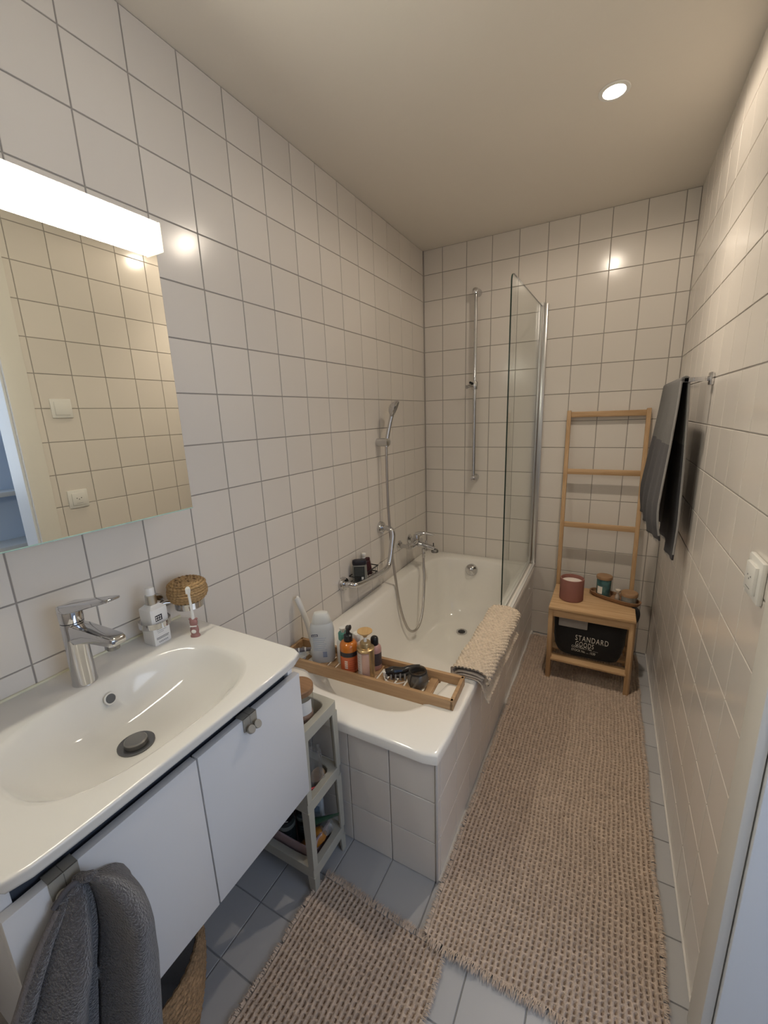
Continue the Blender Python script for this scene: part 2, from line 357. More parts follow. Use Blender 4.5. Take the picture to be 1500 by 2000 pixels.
# hand shower, holder and hose on the left wall
hs = thing('hand_shower', 'chrome hand shower with flexible hose hanging on the left wall', 'hand shower', (.06, -.66, 1.28)); ho = (.06, -.66, 1.28)
MB(ho).lathe([(.020, .0), (.022, .006), (.022, .050), (.019, .075), (.010, .078)], (.0005, -.66, 1.278), 24, axis=(1, -.15, .02)).build('wall_holder', ALU, hs)
MB(ho).tube([(.058, -.668, 1.255), (.062, -.662, 1.30), (.072, -.652, 1.36), (.084, -.642, 1.42), (.093, -.636, 1.455)], [.0105, .0115, .010, .011, .013], 14).build('handle', CHROME, hs)
hc = Vector((.088, -.640, 1.455)); hn = Vector((.86, .28, -.42)).normalized()
hd = MB(ho).lathe([(.012, -.018), (.030, -.010), (.042, .004), (.044, .014), (.041, .018)], hc, 32, axis=hn, cap1=False).build('spray_head', CHROME, hs)
MB(ho).lathe([(.041, .0175), (.001, .0175)], hc, 32, axis=hn, cap0=False).build('spray_face', mat('spray_face_grey', (.20, .19, .18), .5), hd)
MB(ho).tube([(.058, -.668, 1.26), (.058, -.672, 1.10), (.060, -.672, .90), (.072, -.672, .70), (.095, -.675, .50), (.125, -.680, .33), (.160, -.655, .205), (.185, -.59, .190), (.188, -.52, .27), (.165, -.435, .42), (.145, -.392, .52), (.142, -.385, .565)], .0072, 10, sub=10).build('hose', mat('hose_steel', (.50, .47, .44), .28, .9), hs)
MB(ho).lathe([(.0085, 0), (.010, .01), (.010, .035), (.008, .04)], (.142, -.385, .555), 16).build('hose_nut', CHROME, hs)

# bath mixer
mx = thing('bath_mixer', 'chrome wall mounted bath mixer tap above the far bath end', 'tap', (.0, -.36, .635)); mo = (0, -.36, .635)
for yy in (-.437, -.287):
    MB(mo).lathe([(.031, .0), (.031, .004), (.024, .012), (.013, .014), (.012, .05), (.016, .052), (.016, .075)], (.0005, yy, .632), 24, axis=(1, 0, 0)).build('wall_flange', CHROME, mx)
MB(mo).tube([(.075, -.450, .632), (.080, -.42, .634), (.084, -.362, .636), (.080, -.30, .634), (.075, -.274, .632)], [.015, .019, .023, .019, .015], 16).build('valve_body', CHROME, mx)
MB(mo).tube([(.084, -.362, .636), (.12, -.360, .630), (.165, -.358, .622), (.205, -.356, .612)], [.021, .017, .015, .016], 14).build('spout', CHROME, mx)
MB(mo).lathe([(.022, 0), (.023, .008), (.016, .018)], (.205, -.356, .590), 20).build('aerator', mat('dark_chrome', (.25, .25, .25), .15, 1), mx)
MB(mo).lathe([(.021, 0), (.021, .032), (.019, .038), (.001, .04)], (.086, -.361, .652), 20).build('cartridge_cap', CHROME, mx)
MB(mo).tube([(.084, -.362, .690), (.11, -.358, .700), (.15, -.352, .702), (.195, -.346, .694)], [.015, .012, .009, .006], 12).build('lever', CHROME, mx)
MB(mo).lathe([(.004, 0), (.004, .018), (.007, .019), (.007, .026), (.001, .027)], (.150, -.360, .632), 12).build('diverter_knob', CHROME, mx)
MB(mo).lathe([(.003, 0), (.003, .022), (.001, .023)], (.196, -.356, .625), 10).build('pull_pin', BLACK, mx)
MB(mo).lathe([(.012, 0), (.012, .02)], (.142, -.385, .594), 14).build('hose_outlet', CHROME, mx)

# grab bar
gb = thing('grab_bar', 'angled chrome grab bar screwed to the left wall over the bath', 'grab bar', (0, -.86, .7)); go = (0, -.86, .7)
MB(go).tube([(.01, -.667, .807), (.045, -.667, .807), (.070, -.668, .800), (.082, -.672, .775), (.083, -.690, .715), (.083, -.712, .648), (.082, -.735, .612), (.081, -.79, .602), (.080, -.90, .608), (.079, -.985, .617), (.070, -1.045, .622), (.045, -1.062, .624), (.01, -1.066, .624)], .0145, 16, sub=6).build('bar', CHROME, gb)
for yy, zz in ((-.667, .807), (-1.066, .624)):
    MB(go).lathe([(.034, 0), (.034, .012), (.030, .020), (.019, .022)], (.0005, yy, zz), 28, axis=(1, 0, 0)).build('wall_flange', CHROME, gb)

# wire basket in the corner of the grab bar, with bottles
wk = thing('wire_basket', 'small black wire shower basket on the wall behind the grab bar', 'wire basket', (.04, -.92, .58)); wo = (.04, -.92, .58)
WIRE = mat('wire_dark', (.05, .05, .052), .35, .6)
def ring(z, x1): return [(.004, -1.005, z), (x1, -1.005, z), (x1, -.81, z), (.004, -.81, z), (.004, -1.005, z)]
MB(wo).tube(ring(.640, .060), .003, 8, False).build('rim_wire', WIRE, wk)
MB(wo).tube(ring(.606, .056), .0022, 8, False).build('base_wire', WIRE, wk)
for k in range(9):
    y_ = -.995+.0222*k
    MB(wo).tube([(.060, y_, .640), (.056, y_, .606), (.004, y_, .606)], .0016, 6, False).build('wire', WIRE, wk)

def flat_bottle(name, label, loc, rz, hw, hd_, h, body, cap, caph, lab=None, group=None, shoulder=.85, exp=3.2, tilt=0):
    t = thing(name, label, 'bottle', loc, rz, group)
    if tilt: t.rotation_euler = (tilt, 0, rz)
    L_ = []
    for f_, s in ((0, .90), (.02, .97), (.3, 1.0), (.6, .97), (.8, .96), (.9, .95), (.965, .90), (1.0, .70)):
        L_.append(sel(hd_*s, hw*s, exp, 28, 0, 0, f_*h))
    MB().loft(L_).build('body', body, t)
    L_ = [sel(hd_*s, hw*s, exp, 28, 0, 0, h+z_) for z_, s in ((-.004, .84), (0, .93), (caph*.5, .95), (caph*.85, .9), (caph, .70))]
    MB().loft(L_).build('cap', cap, t)
    return t
b1 = flat_bottle('shower_gel', 'dark grey shower gel bottle with black cap in the wire basket', (.050, -.978, .6085), -1.0, .038, .017, .094, mat('gel_grey', (.21, .21, .185), .35), mat('cap_black', (.02, .02, .028), .35), .024)
MB().box(.0172, .0180, -.028, .024, .01, .086).build('label_panel', mat('label_dark', (.025, .03, .028), .45), b1)
for k in range(6): MB().box(.0181, .0184, -.024, .020, .040+k*.0075, .0422+k*.0075).build('printed_line', mat('faint_print', (.10, .11, .105), .6), b1)
MB().box(.0181, .0186, .008, .018, .014, .032).build('barcode', mat('barcode_white', (.75, .75, .72), .6), b1)
b2 = flat_bottle('shampoo_bottle', 'dark maroon bottle leaning beside the grey shower gel', (.036, -.872, .6085), -.8, .022, .014, .080, mat('maroon', (.055, .012, .016), .3), mat('maroon_cap', (.05, .011, .014), .3), .012, tilt=.12)
b3 = thing('pump_bottle', 'white pump bottle behind the dark bottles in the wire basket', 'bottle', (.018, -.882, .6085))
MB().lathe([(.013, 0), (.014, .01), (.014, .068), (.010, .078), (.008, .082)], n=20).build('body', PLW, b3)
MB().lathe([(.009, .082), (.009, .095), (.005, .097), (.005, .104), (.012, .106), (.012, .117), (.001, .119)], n=18).build('pump', PLW, b3)

# ------------------------------------------------------------------ bath caddy
CZ = .476
CA = math.radians(2.6)
cd = thing('bath_caddy', 'bamboo bath caddy laid across the tub carrying bottles', 'bath caddy', (.365, -1.452, CZ), CA)
def cside(y, name):
    # long side board, notched at both ends so it sits on the rims
    L2 = .352; z1 = .034
    out = [(-L2, .0), (-.29, .0), (-.29, -.009), (.265, -.009), (.268, .0), (L2, .0), (L2, z1), (-L2, z1)]
    m = MB(); a = [(x, y-.0065, z) for x, z in out]; b = [(x, y+.0065, z) for x, z in out]
    n = len(out); m.add(a+b, [tuple(range(n)), tuple(range(2*n-1, n-1, -1))]+[(i, n+i, n+(i+1) % n, (i+1) % n) for i in range(n)])
    m.build(name, CADDY, cd, False)
cside(-.066, 'side_board'); cside(.066, 'side_board')
for x in (-.346, .346): MB().box(x-.0065, x+.0065, -.0725, .0725, .0, .034, .003).build('end_board', CADDY, cd)
for x in (-.27, .255): MB().box(x-.008, x+.008, -.060, .060, -.004, .004, .001).build('cross_bar', CADDY, cd)
for k in range(14):
    x = -.215+k*.0355
    MB().box(x-.0135, x+.0135, -.0595, .0595, .003, .009, .001).build('slat', CADDY, cd)
CS = CZ+.0095     # top of the slats

cf = math.radians(-57)        # direction from the caddy to the middle of the room
# large translucent bottle
t = thing('shower_gel', 'large translucent white shower gel bottle standing on the caddy', 'bottle', (.172, -1.462, CS), cf)
BT = mat('milky_plastic', (.70, .72, .72), .3, trans=.25)
L_ = []
for f_, a, b in ((0, .022, .041), (.01, .026, .046), (.06, .027, .046), (.10, .027, .047), (.135, .026, .047), (.155, .024, .043)): L_.append(sel(a, b, 3.4, 32, 0, 0, f_))
L_.append(sel(.021, .037, 3, 32, 0, 0, .163))
MB().loft(L_).build('body', BT, t)
MB().loft([sel(a, b, 3, 32, 0, 0, z) for z, a, b in ((.160, .020, .036), (.166, .022, .037), (.190, .020, .032), (.203, .015, .026), (.207, .008, .016))]).build('cap', mat('milky_cap', (.78, .78, .74), .35, trans=.15), t)
MB().box(.0268, .0274, -.039, -.015, .117, .126).build('logo_tag', mat('navy_tag', (.03, .045, .10), .4), t, False)
for k, (y0, y1) in enumerate(((-.036, -.033), (-.031, -.0275), (-.026, -.023), (-.0215, -.018))): MB().box(.0274, .0276, y0, y1, .1195, .1235).build('logo_letter', WINK, t, False)
for k in range(7): MB().box(.0269, .0273, -.034, .016-.004*(k % 3), .108-k*.0085, .1105-k*.0085).build('printed_line', mat('grey_print', (.42, .46, .52), .5), t, False)
for k in range(4): MB().box(.0270, .0274, .000, .016, .028+k*.0062, .0318+k*.0062).build('barcode_stripe', mat('barcode_blue', (.20, .24, .36), .5), t, False)
# white long handled brush
t = thing('bath_brush', 'long white handled brush leaning on the wall behind the caddy', 'brush', (.05, -1.43, .60))
oo = (.05, -1.43, .60)
MB(oo).tube([(.022, -1.425, .704), (.030, -1.422, .690), (.060, -1.415, .600), (.085, -1.425, .530), (.100, -1.430, CS+.012)], [.011, .0115, .0105, .009, .008], 14).build('handle', PLW, t)
MB(oo).box(.085, .135, -1.452, -1.412, CS, CS+.014, .004).build('brush_head', PLW, t)
# razor with striped handle
t = thing('razor', 'grey and white striped razor lying at the wall end of the caddy', 'razor', (.07, -1.49, CS)); oo = (.07, -1.49, CS)
MB(oo).tube([(.030, -1.515, CS+.026), (.065, -1.488, CS+.028), (.105, -1.455, CS+.026)], [.007, .009, .007], 12).build('handle', mat('razor_grey', (.16, .14, .15), .4), t)
for k in range(3): MB(oo).tube([(.046+.02*k, -1.503+.0155*k, CS+.0275), (.050+.02*k, -1.500+.0155*k, CS+.0277)], .0095, 12, False).build('stripe', PLW, t)
MB(oo).box(.10, .125, -1.462, -1.430, CS, CS+.03, .003).build('razor_head', PLW, t)
t = thing('soap_dish', 'small clear plastic dish at the wall end of the caddy', 'dish', (.085, -1.500, CS))
MB().lathe([(.016, 0), (.022, .006), (.026, .020), (.024, .020), (.020, .007), (.001, .004)], n=24, cap1=False).build('bowl', mat('dish_white', (.72, .71, .68), .3), t)

def pump_bottle(name, label, loc, r, h, body, cap_m, spout_dir, group=None, caph=.03, pumph=.03, shoulder=.018):
    t = thing(name, label, 'bottle', loc, spout_dir, group)
    MB().lathe([(r*.9, 0), (r, .004), (r, h-shoulder), (r*.93, h-shoulder*.5), (r*.72, h-shoulder*.12), (r*.45, h)], n=36).build('body', body, t)
    return t
# white bottle with a teal pump
t = pump_bottle('pump_bottle', 'white pump bottle with a teal collar behind the orange bottle', (.252, -1.437, CS), .026, .098, PLW, None, .6)
MB().lathe([(.017, .097), (.018, .100), (.018, .124), (.016, .127)], n=24).build('collar', mat('teal_plastic', (.10, .30, .26), .35), t)
MB().lathe([(.007, .126), (.007, .137), (.012, .138), (.013, .146), (.001, .149)], n=18).build('pump', PLW, t)
MB().tube([(0, 0, .144), (.02, 0, .146), (.030, 0, .141)], [.006, .005, .004], 10).build('nozzle', PLW, t)
# small bottle with a round white cap
t = pump_bottle('small_bottle', 'clear bottle with ribbed white cap between teal and gold pumps', (.298, -1.412, CS), .022, .092, mat('pale_bottle', (.66, .62, .57), .3), None, 0)
MB().lathe([(.014, .091), (.015, .093), (.015, .118), (.013, .121), (.001, .122)], n=20).build('cap', PLW, t)
# orange bottle with a black pump
t = pump_bottle('pump_bottle', 'orange bottle with black pump and black band on the caddy', (.300, -1.472, CS), .0335, .122, mat('amber_plastic', (.56, .17, .022), .18, coat=.4), None, cf)
ORL = mat('orange_label', (.60, .13, .045), .4)
patch(MB(), .0338, -1.25, 1.25, .008, .068, n=20).build('label_panel', ORL, t)
patch(MB(), .0339, -1.45, 1.45, .070, .088, n=24).build('black_band', mat('band_black', (.022, .02, .025), .3), t)
for k in range(4): patch(MB(), .0341, -.52+.0*k, -.18, .024+k*.0085, .0305+k*.0085, n=4).build('printed_mark', mat('label_cream', (.80, .62, .48), .5), t)
for k in range(5): patch(MB(), .03405, .0, .75-.1*(k % 2), .018+k*.009, .0205+k*.009, n=6).build('printed_line', mat('label_red', (.45, .08, .03), .5), t)
MB().lathe([(.0155, .119), (.0165, .122), (.0165, .145), (.013, .148), (.0075, .150), (.0075, .170), (.009, .172)], n=24).build('pump_collar', BLACK, t)
MB().tube([(-.012, 0, .168), (.004, .003, .172), (.020, .008, .183), (.031, .010, .196)], [.009, .010, .007, .0045], 12).build('pump_nozzle', BLACK, t)
# rose gold bottle with a bamboo disc pump
GOLD = mat('champagne_gold', (.52, .38, .20), .3, .75)
t = pump_bottle('pump_bottle', 'gold topped pink bottle with a round bamboo disc pump on the caddy', (.378, -1.478, CS), .031, .110, mat('pink_gold', (.55, .34, .26), .28), None, cf)
MB().lathe([(.0313, .108), (.0322, .110), (.0322, .116), (.030, .118), (.020, .120), (.020, .136), (.018, .139), (.006, .140)], n=32).build('gold_collar', GOLD, t)
patch(MB(), .0314, .35, 1.5, .004, .108, n=16).build('gold_stripe', GOLD, t)
patch(MB(), .0314, -1.5, -.55, .004, .104, n=16).build('printed_panel', mat('pale_pink_label', (.56, .47, .42), .45), t)
for k in range(7): patch(MB(), .0316, -1.35, -.75-.06*(k % 3), .030+k*.010, .033+k*.010, n=6).build('printed_line', mat('grey_print2', (.36, .32, .31), .5), t)
MB().lathe([(.006, .139), (.006, .158)], n=14).build('pump_stem', PLW, t)
MB().lathe([(.005, .156), (.010, .165), (.024, .176), (.0275, .179), (.0275, .182), (.001, .183)], n=32).build('pump_disc', wood('disc_bamboo', (.55, .36, .16), (.47, .29, .12), 0), t)
# pink bottle behind with black cap
t = pump_bottle('small_bottle', 'pink bottle with black pump partly hidden behind the gold bottle', (.381, -1.4185, CS), .025, .098, mat('dusty_pink', (.52, .29, .25), .3), None, cf)
MB().lathe([(.014, .097), (.015, .10), (.015, .118), (.013, .126), (.008, .130), (.001, .131)], n=22).build('cap', BLACK, t)
patch(MB(), .0253, -.3, 1.3, .02, .07, n=10).build('label_panel', mat('dark_label', (.08, .06, .06), .4), t)
# hair clip
t = thing('hair_claw', 'black and clear glossy hair claw clip lying on the caddy slats', 'hair clip', (.50, -1.435, CS)); oo = (.50, -1.435, CS)
GB = mat('gloss_black', (.014, .013, .014), .08, coat=.6)
MB(oo).tube([(.445, -1.452, CS+.016), (.470, -1.440, CS+.022), (.500, -1.424, CS+.024), (.530, -1.408, CS+.034), (.556, -1.395, CS+.038)], [.014, .018, .012, .011, .008], 12).build('upper_jaw', GB, t)
MB(oo).tube([(.470, -1.448, CS+.010), (.505, -1.436, CS+.012), (.545, -1.405, CS+.026), (.572, -1.392, CS+.028)], [.010, .008, .008, .007], 12).build('lower_jaw', GB, t)
for k in range(5):
    x = .448+.016*k
    MB(oo).tube([(x, -1.455+.006*k, CS+.018), (x+.010, -1.474+.005*k, CS+.012), (x+.012, -1.468+.005*k, CS+.003)], [.004, .003, .0018], 8).build('tooth', mat('clear_resin', (.16, .15, .15), .1), t)
MB(oo).tube([(.440, -1.462, CS+.013), (.462, -1.482, CS+.006), (.50, -1.480, CS+.005), (.53, -1.460, CS+.010)], [.0018, .002, .002, .0018], 8).build('clear_rim', mat('cream_resin', (.72, .68, .62), .2), t)
MB(oo).box(.438, .450, -1.466, -1.444, CS+.006, CS+.026, .002).build('end_tab', mat('cream_resin', (.72, .68, .62), .2), t)
# smoked glass tealight holder
t = thing('tealight_holder', 'smoked glass tealight holder with wire rim at the caddy end', 'candle holder', (.572, -1.452, CS))
MB().lathe([(.022, .0), (.030, .004), (.0375, .020), (.038, .032), (.033, .050), (.0285, .058), (.0300, .064), (.0285, .064), (.0270, .058), (.0315, .050), (.0362, .032), (.0357, .020), (.028, .006), (.001, .004)], n=36, cap1=False).build('glass_body', pane_glass('smoked_glass', (.66, .64, .60), 1.6, .05, .16, (.30, .28, .25)), t)
MB().tube([(.0305*math.cos(a), .0305*math.sin(a), .058) for a in np.linspace(0, 2*PI, 33)], .0014, 8, False).build('wire_ring', BLACK, t)
MB().tube([(.031*math.cos(-1.9), .031*math.sin(-1.9), .058), (.0365*math.cos(-1.9), .0365*math.sin(-1.9), .046), (.039*math.cos(-1.95), .039*math.sin(-1.95), .028), (.033*math.cos(-2.0), .033*math.sin(-2.0), .006)], .0012, 6).build('wire_strand', BLACK, t)

# ------------------------------------------------------------------ bobbly bath mat folded over the rim
t = thing('bath_mat', 'beige bobbly bath mat folded over the bath rim', 'bath mat', (.72, -1.06, BZ)); mo_ = (.72, -1.06, BZ)
MATB = mat('mat_beige', (.64, .535, .415), .95, sheen=.3, var=.12, vscale=60, bump=.25, bscale=260)
def sweep_profile(prof, y0, y1, step=.002, amp=.005, cell=.0105, slant=0.0, wob=.004, seed=1):
    P = [Vector((x, 0, z)) for x, z in prof]; Q = []
    for i in range(len(P)-1):
        p0, p1, p2, p3 = P[max(i-1, 0)], P[i], P[i+1], P[min(i+2, len(P)-1)]
        for k in range(10):
            s_ = k/10; Q.append(.5*((2*p1)+(p2-p0)*s_+(2*p0-5*p1+4*p2-p3)*s_*s_+(3*p1-p0-3*p2+p3)*s_**3))
    Q.append(P[-1]); Q = np.array([(q.x, q.z) for q in Q]); L = np.r_[0, np.cumsum(np.hypot(*np.diff(Q, axis=0).T))]
    ns = int(L[-1]/step); s_ = np.linspace(0, L[-1], ns); X = np.interp(s_, L, Q[:, 0]); Z = np.interp(s_, L, Q[:, 1])
    tx, tz = np.gradient(X), np.gradient(Z); nn = np.hypot(tx, tz); nx, nz = -tz/nn, tx/nn
    ny = int((y1-y0)/step); yy = np.linspace(y0, y1, ny)
    SS, YY = np.meshgrid(s_, yy)
    row = np.floor(YY/(cell*.87)); u = (SS/cell+.5*(row % 2)) % 1-.5; v = (YY/(cell*.87)) % 1-.5
    hsh = np.sin((np.floor(SS/cell+.5*(row % 2))*12.9+row*78.2+seed))*43758.5; hsh = hsh-np.floor(hsh)
    bump_ = np.sqrt(np.clip(1-(u*u+v*v)*3.4, 0, 1))*(.65+.5*hsh)*amp
    wv = wob*np.sin(YY*11+seed)*np.sin(YY*23+2)
    A = np.zeros((ny, ns, 3)); A[..., 0] = X[None]+nx[None]*bump_+wv+slant*(YY-y0); A[..., 1] = YY; A[..., 2] = Z[None]+nz[None]*bump_
    return A
prof = [(.676, .487), (.664, .490), (.658, .500), (.664, .512), (.685, .519), (.715, .522), (.745, .521), (.768, .515), (.784, .502), (.787, .489), (.778, .482)]
A = sweep_profile(prof, -1.335, -.785, .002, .0085, .0135, .012)
MB(mo_).grid(A).build('folded_top_layer', MATB, t, True, angle=80)
MB(mo_).grid(A[:, :, :]*1.0+np.array([0, 0, -.0045])).build('backing_layer', mat('mat_backing', (.50, .425, .35), .95, bump=.2, bscale=200), t, True, angle=80)
prof = [(.668, .4785), (.70, .4815), (.735, .482), (.752, .478), (.763, .466), (.769, .448), (.776, .428), (.785, .410), (.790, .400)]
A = sweep_profile(prof, -1.330, -.80, .003, .004, .0115, .0, seed=4)
o = MB(mo_).grid(A).build('hanging_layer', MATB, t, True, angle=80); sm = o.modifiers.new('thick', 'SOLIDIFY'); sm.thickness = .004
for pr in ([(.665, .494), (.69, .505), (.74, .506), (.775, .497)], [(.672, .489), (.70, .494), (.745, .494), (.770, .488)]):
    A = sweep_profile(pr, -1.333, -.79, .01, 0, .01, .012)
    o = MB(mo_).grid(A).build('inner_layer', MATS['mat_backing'], t, True, angle=80); sm = o.modifiers.new('thick', 'SOLIDIFY'); sm.thickness = .003

# ------------------------------------------------------------------ washbasin, cabinet, tap
WX, WY0, WY1, WZ = .466, -2.517, -1.905, .850
wbs = thing('washbasin', 'white ceramic washbasin with oval bowl on the white vanity', 'washbasin', (.24, -2.211, .80)); wo_ = (.24, -2.211, .80)
def bas_out(z, ins):
    L_ = []
    for x, y, _ in sel(.2355-ins, .306-ins, 18, N, 0, 0, 0):
        yy = -2.211+y; xx = .2355+x
        if x > .12: xx -= .004*max(0, (abs(y)/.306))**3*(x/.2335)
        if x < -.10: xx = max(.001+ins*.2, xx); yy = -2.211+y
        L_.append((xx, yy, z))
    return L_
def bowl(z, x0, x1, y0, y1, n): return sel((x1-x0)/2, (y1-y0)/2, n, N, (x0+x1)/2, (y0+y1)/2, z)
lp = [bas_out(WZ-.022, .030), bas_out(WZ-.022, .005), bas_out(WZ-.0195, .0012), bas_out(WZ-.016, 0), bas_out(WZ-.014, 0), bas_out(WZ-.0065, 0), bas_out(WZ-.0045, 0), bas_out(WZ-.0015, .001), bas_out(WZ-.0003, .003), bas_out(WZ, .006), bas_out(WZ, .008)]
lp += [bowl(WZ, .115, .437, -2.450, -1.982, 2.7), bowl(WZ-.001, .118, .434, -2.447, -1.985, 2.7), bowl(WZ-.004, .124, .428, -2.441, -1.990, 2.7), bowl(WZ-.012, .131, .420, -2.434, -1.997, 2.65), bowl(WZ-.034, .140, .400, -2.418, -2.012, 2.6),
       bowl(WZ-.065, .152, .382, -2.385, -2.045, 2.5), bowl(WZ-.088, .170, .375, -2.335, -2.10, 2.4), bowl(WZ-.099, .195, .335, -2.285, -2.150, 2.3), bowl(WZ-.103, .225, .285, -2.25, -2.19, 2)]
MB(wo_).loft(lp, False, True).build('basin_shell', CERAM, wbs, True, angle=60)
dr = MB(wo_).lathe([(.036, 0), (.036, .003), (.032, .004), (.026, .0015)], (.255, -2.222, WZ-.1025), 32, cap0=False, cap1=True).build('drain_flange', mat('drain_grey', (.17, .17, .175), .3, .8), wbs)
MB(wo_).lathe([(.0225, 0), (.0225, .009), (.020, .0115), (.001, .012)], (.255, -2.222, WZ-.1005), 32).build('drain_plug', mat('plug_grey', (.27, .265, .26), .35, .8), dr)
MB(wo_).lathe([(.0135, 0), (.0135, .004), (.0105, .004), (.0100, -.001)], (.1455, -2.205, WZ-.038), 24, axis=(.93, 0, .36), cap0=False, cap1=False).build('overflow_ring', CERAM, wbs)
MB(wo_).lathe([(.0105, .0025), (.001, .0025)], (.1455, -2.205, WZ-.038), 24, axis=(.93, 0, .36), cap0=False).build('overflow_hole', mat('hole_grey', (.10, .10, .10), .4), wbs)
MB(wo_).box(.0, .006, -2.517, -1.915, WZ-.004, WZ+.005, .002).build('silicone_joint', SILI, wbs)
vc = thing('vanity_cabinet', 'white wall hung vanity cabinet with two doors under the basin', 'cabinet', (.21, -2.211, .41)); vo = (.21, -2.211, .41)
for y0, y1 in ((-1.931, -1.915), (-2.5105, -2.4945)): MB(vo).box(.003, .428, y0, y1, .42, .8275, .001).build('side_panel', LACQ, vc)
MB(vo).box(.003, .426, -2.4945, -1.936, .42, .436).build('bottom_panel', LACQ, vc)
MB(vo).box(.003, .010, -2.4945, -1.936, .436, .80).build('back_panel', LACQ, vc)
MB(vo).box(.412, .420, -2.4945, -1.936, .70, .8275, .001).build('grip_profile', DARKG, vc)
for y0, y1 in ((-2.2135, -1.911), (-2.5135, -2.2165)): MB(vo).box(.430, .448, y0, y1, .418, .785, .0012).build('door', LACQ, vc)
def over_hook(label, yc, group):
    t = thing('door_hook', label, 'hook', (.448, yc, .785), 0, group)
    HK = mat('hook_nickel', (.36, .34, .295), .45, .3)
    MB().box(-.0205, .0035, -.019, .019, .0003, .0022, .0004).box(-.0205, -.0185, -.019, .019, -.018, .0022, .0003).box(.0012, .0032, -.019, .019, -.030, .0022, .0004).build('strap', HK, t)
    ax = Vector((.80, 0, .60)).normalized()
    for s in (-1, 1):
        MB().tube([(.002, .0095*s, -.024), (.006, .0095*s, -.031), (.012, .0095*s, -.031), (.0165, .0095*s, -.026)], [.0035, .0042, .0042, .0035], 10).build('prong', HK, t)
        MB().lathe([(.0085, 0), (.0093, .001), (.0093, .0030), (.0085, .0040)], (.0135, .0092*s, -.0235), 24, axis=ax).build('prong_pad', HK, t)
    MB().box(-.018, .0034, -.0005, .0005, -.028, .0024).build('seam', mat('hook_seam', (.16, .15, .13), .6), t)
    return t
over_hook('nickel double hook on the right vanity door, empty', -2.082, 'over door hooks')
over_hook('nickel double hook on the left vanity door, holding the grey towel', -2.443, 'over door hooks')

# basin mixer tap
tp = thing('basin_tap', 'chrome single lever tap standing at the back of the washbasin', 'tap', (.088, -2.221, WZ), math.radians(6))
MB().lathe([(.0250, 0), (.0250, .003), (.0238, .008), (.0226, .075), (.0224, .150)], n=40).build('tap_body', CHROME, tp)
MB().lathe([(.0216, .149), (.0216, .153)], n=36).build('seam_ring', BLACK, tp)
MB().lathe([(.0227, .152), (.0232, .160), (.0232, .176), (.0222, .181), (.001, .183)], n=40).build('lever_cap', CHROME, tp)
def prism(mb, secs):
    return mb.loft([[(x, y*wy, z0+(z1-z0)*q) for y, q in ((-1, .2), (-.9, .05), (-.7, 0), (.7, 0), (.9, .05), (1, .2), (1, .8), (.9, .95), (.7, 1), (-.7, 1), (-.9, .95), (-1, .8))] for x, wy, z0, z1 in secs])
prism(MB(), [(-.0232, .008, .176, .183), (-.018, .017, .174, .188), (-.004, .0225, .174, .193), (.02, .0225, .177, .198), (.06, .0215, .190, .207), (.10, .020, .204, .216), (.14, .018, .217, .225), (.154, .014, .222, .228), (.158, .008, .224, .228)]).build('lever', CHROME, tp)
prism(MB(), [(.006, .018, .098, .149), (.035, .0185, .108, .148), (.07, .0185, .116, .145), (.11, .018, .119, .142), (.138, .0178, .120, .140), (.147, .015, .122, .138), (.149, .010, .125, .136)]).build('spout', CHROME, tp)
MB().lathe([(.0125, 0), (.0125, .013)], (.124, 0, .108), 24).build('aerator', MATS['dark_chrome'], tp)

# wall holder with soap bottle ring and tumbler ring
hh = thing('double_holder', 'chrome wall holder with soap ring and tumbler ring over the basin', 'holder', (0, -1.985, .92)); h0 = (0, -1.985, .92)
MB(h0).lathe([(.024, 0), (.024, .010), (.020, .016), (.012, .018)], (.0005, -1.985, .928), 24, axis=(1, 0, 0)).build('wall_plate', CHROME, hh)
MB(h0).tube([(.012, -1.985, .928), (.035, -1.985, .928)], .009, 12, False).build('post', CHROME, hh)
MB(h0).tube([(.037, -2.005, .922), (.037, -1.985, .928), (.045, -1.966, .926), (.052, -1.958, .924)], .0055, 10).build('arm', CHROME, hh)
def band(mb, c, r, z0, z1, th=.002): return mb.lathe([(r, z0), (r+th, z0), (r+th, z1), (r, z1), (r, z0)], (c[0], c[1], 0), 40, cap0=False, cap1=False)
band(MB(h0), (.075, -2.035), .0365, .899, .914).build('soap_ring', CHROME, hh)
band(MB(h0), (.080, -1.933), .036, .908, .926).build('tumbler_ring', CHROME, hh)
MB(h0).lathe([(.036, .908), (.036, .9095), (.001, .9095)], (.080, -1.933, 0), 32, cap1=False).build('cup_base', CHROME, hh)
t = thing('soap_dispenser', 'square white soap dispenser with steel collar held in the ring', 'soap dispenser', (.075, -2.035, WZ), math.radians(2))
def sq(hw, z): return sel(hw, hw, 9, 32, 0, 0, z)
SOAPW = mat('soap_white', (.80, .79, .77), .3)
MB().loft([sq(.0235, 0), sq(.0245, .002), sq(.0247, .0955), sq(.0240, .0985), sq(.0215, .1005), sq(.0150, .1060), sq(.0135, .108)]).build('bottle', SOAPW, t, angle=30)
MB().lathe([(.0135, .106), (.0135, .132), (.0125, .133)], n=24).build('collar', BRUSHED, t)
MB().lathe([(.011, .132), (.011, .150), (.0095, .153), (.001, .1535)], n=24).build('pump_top', SOAPW, t)
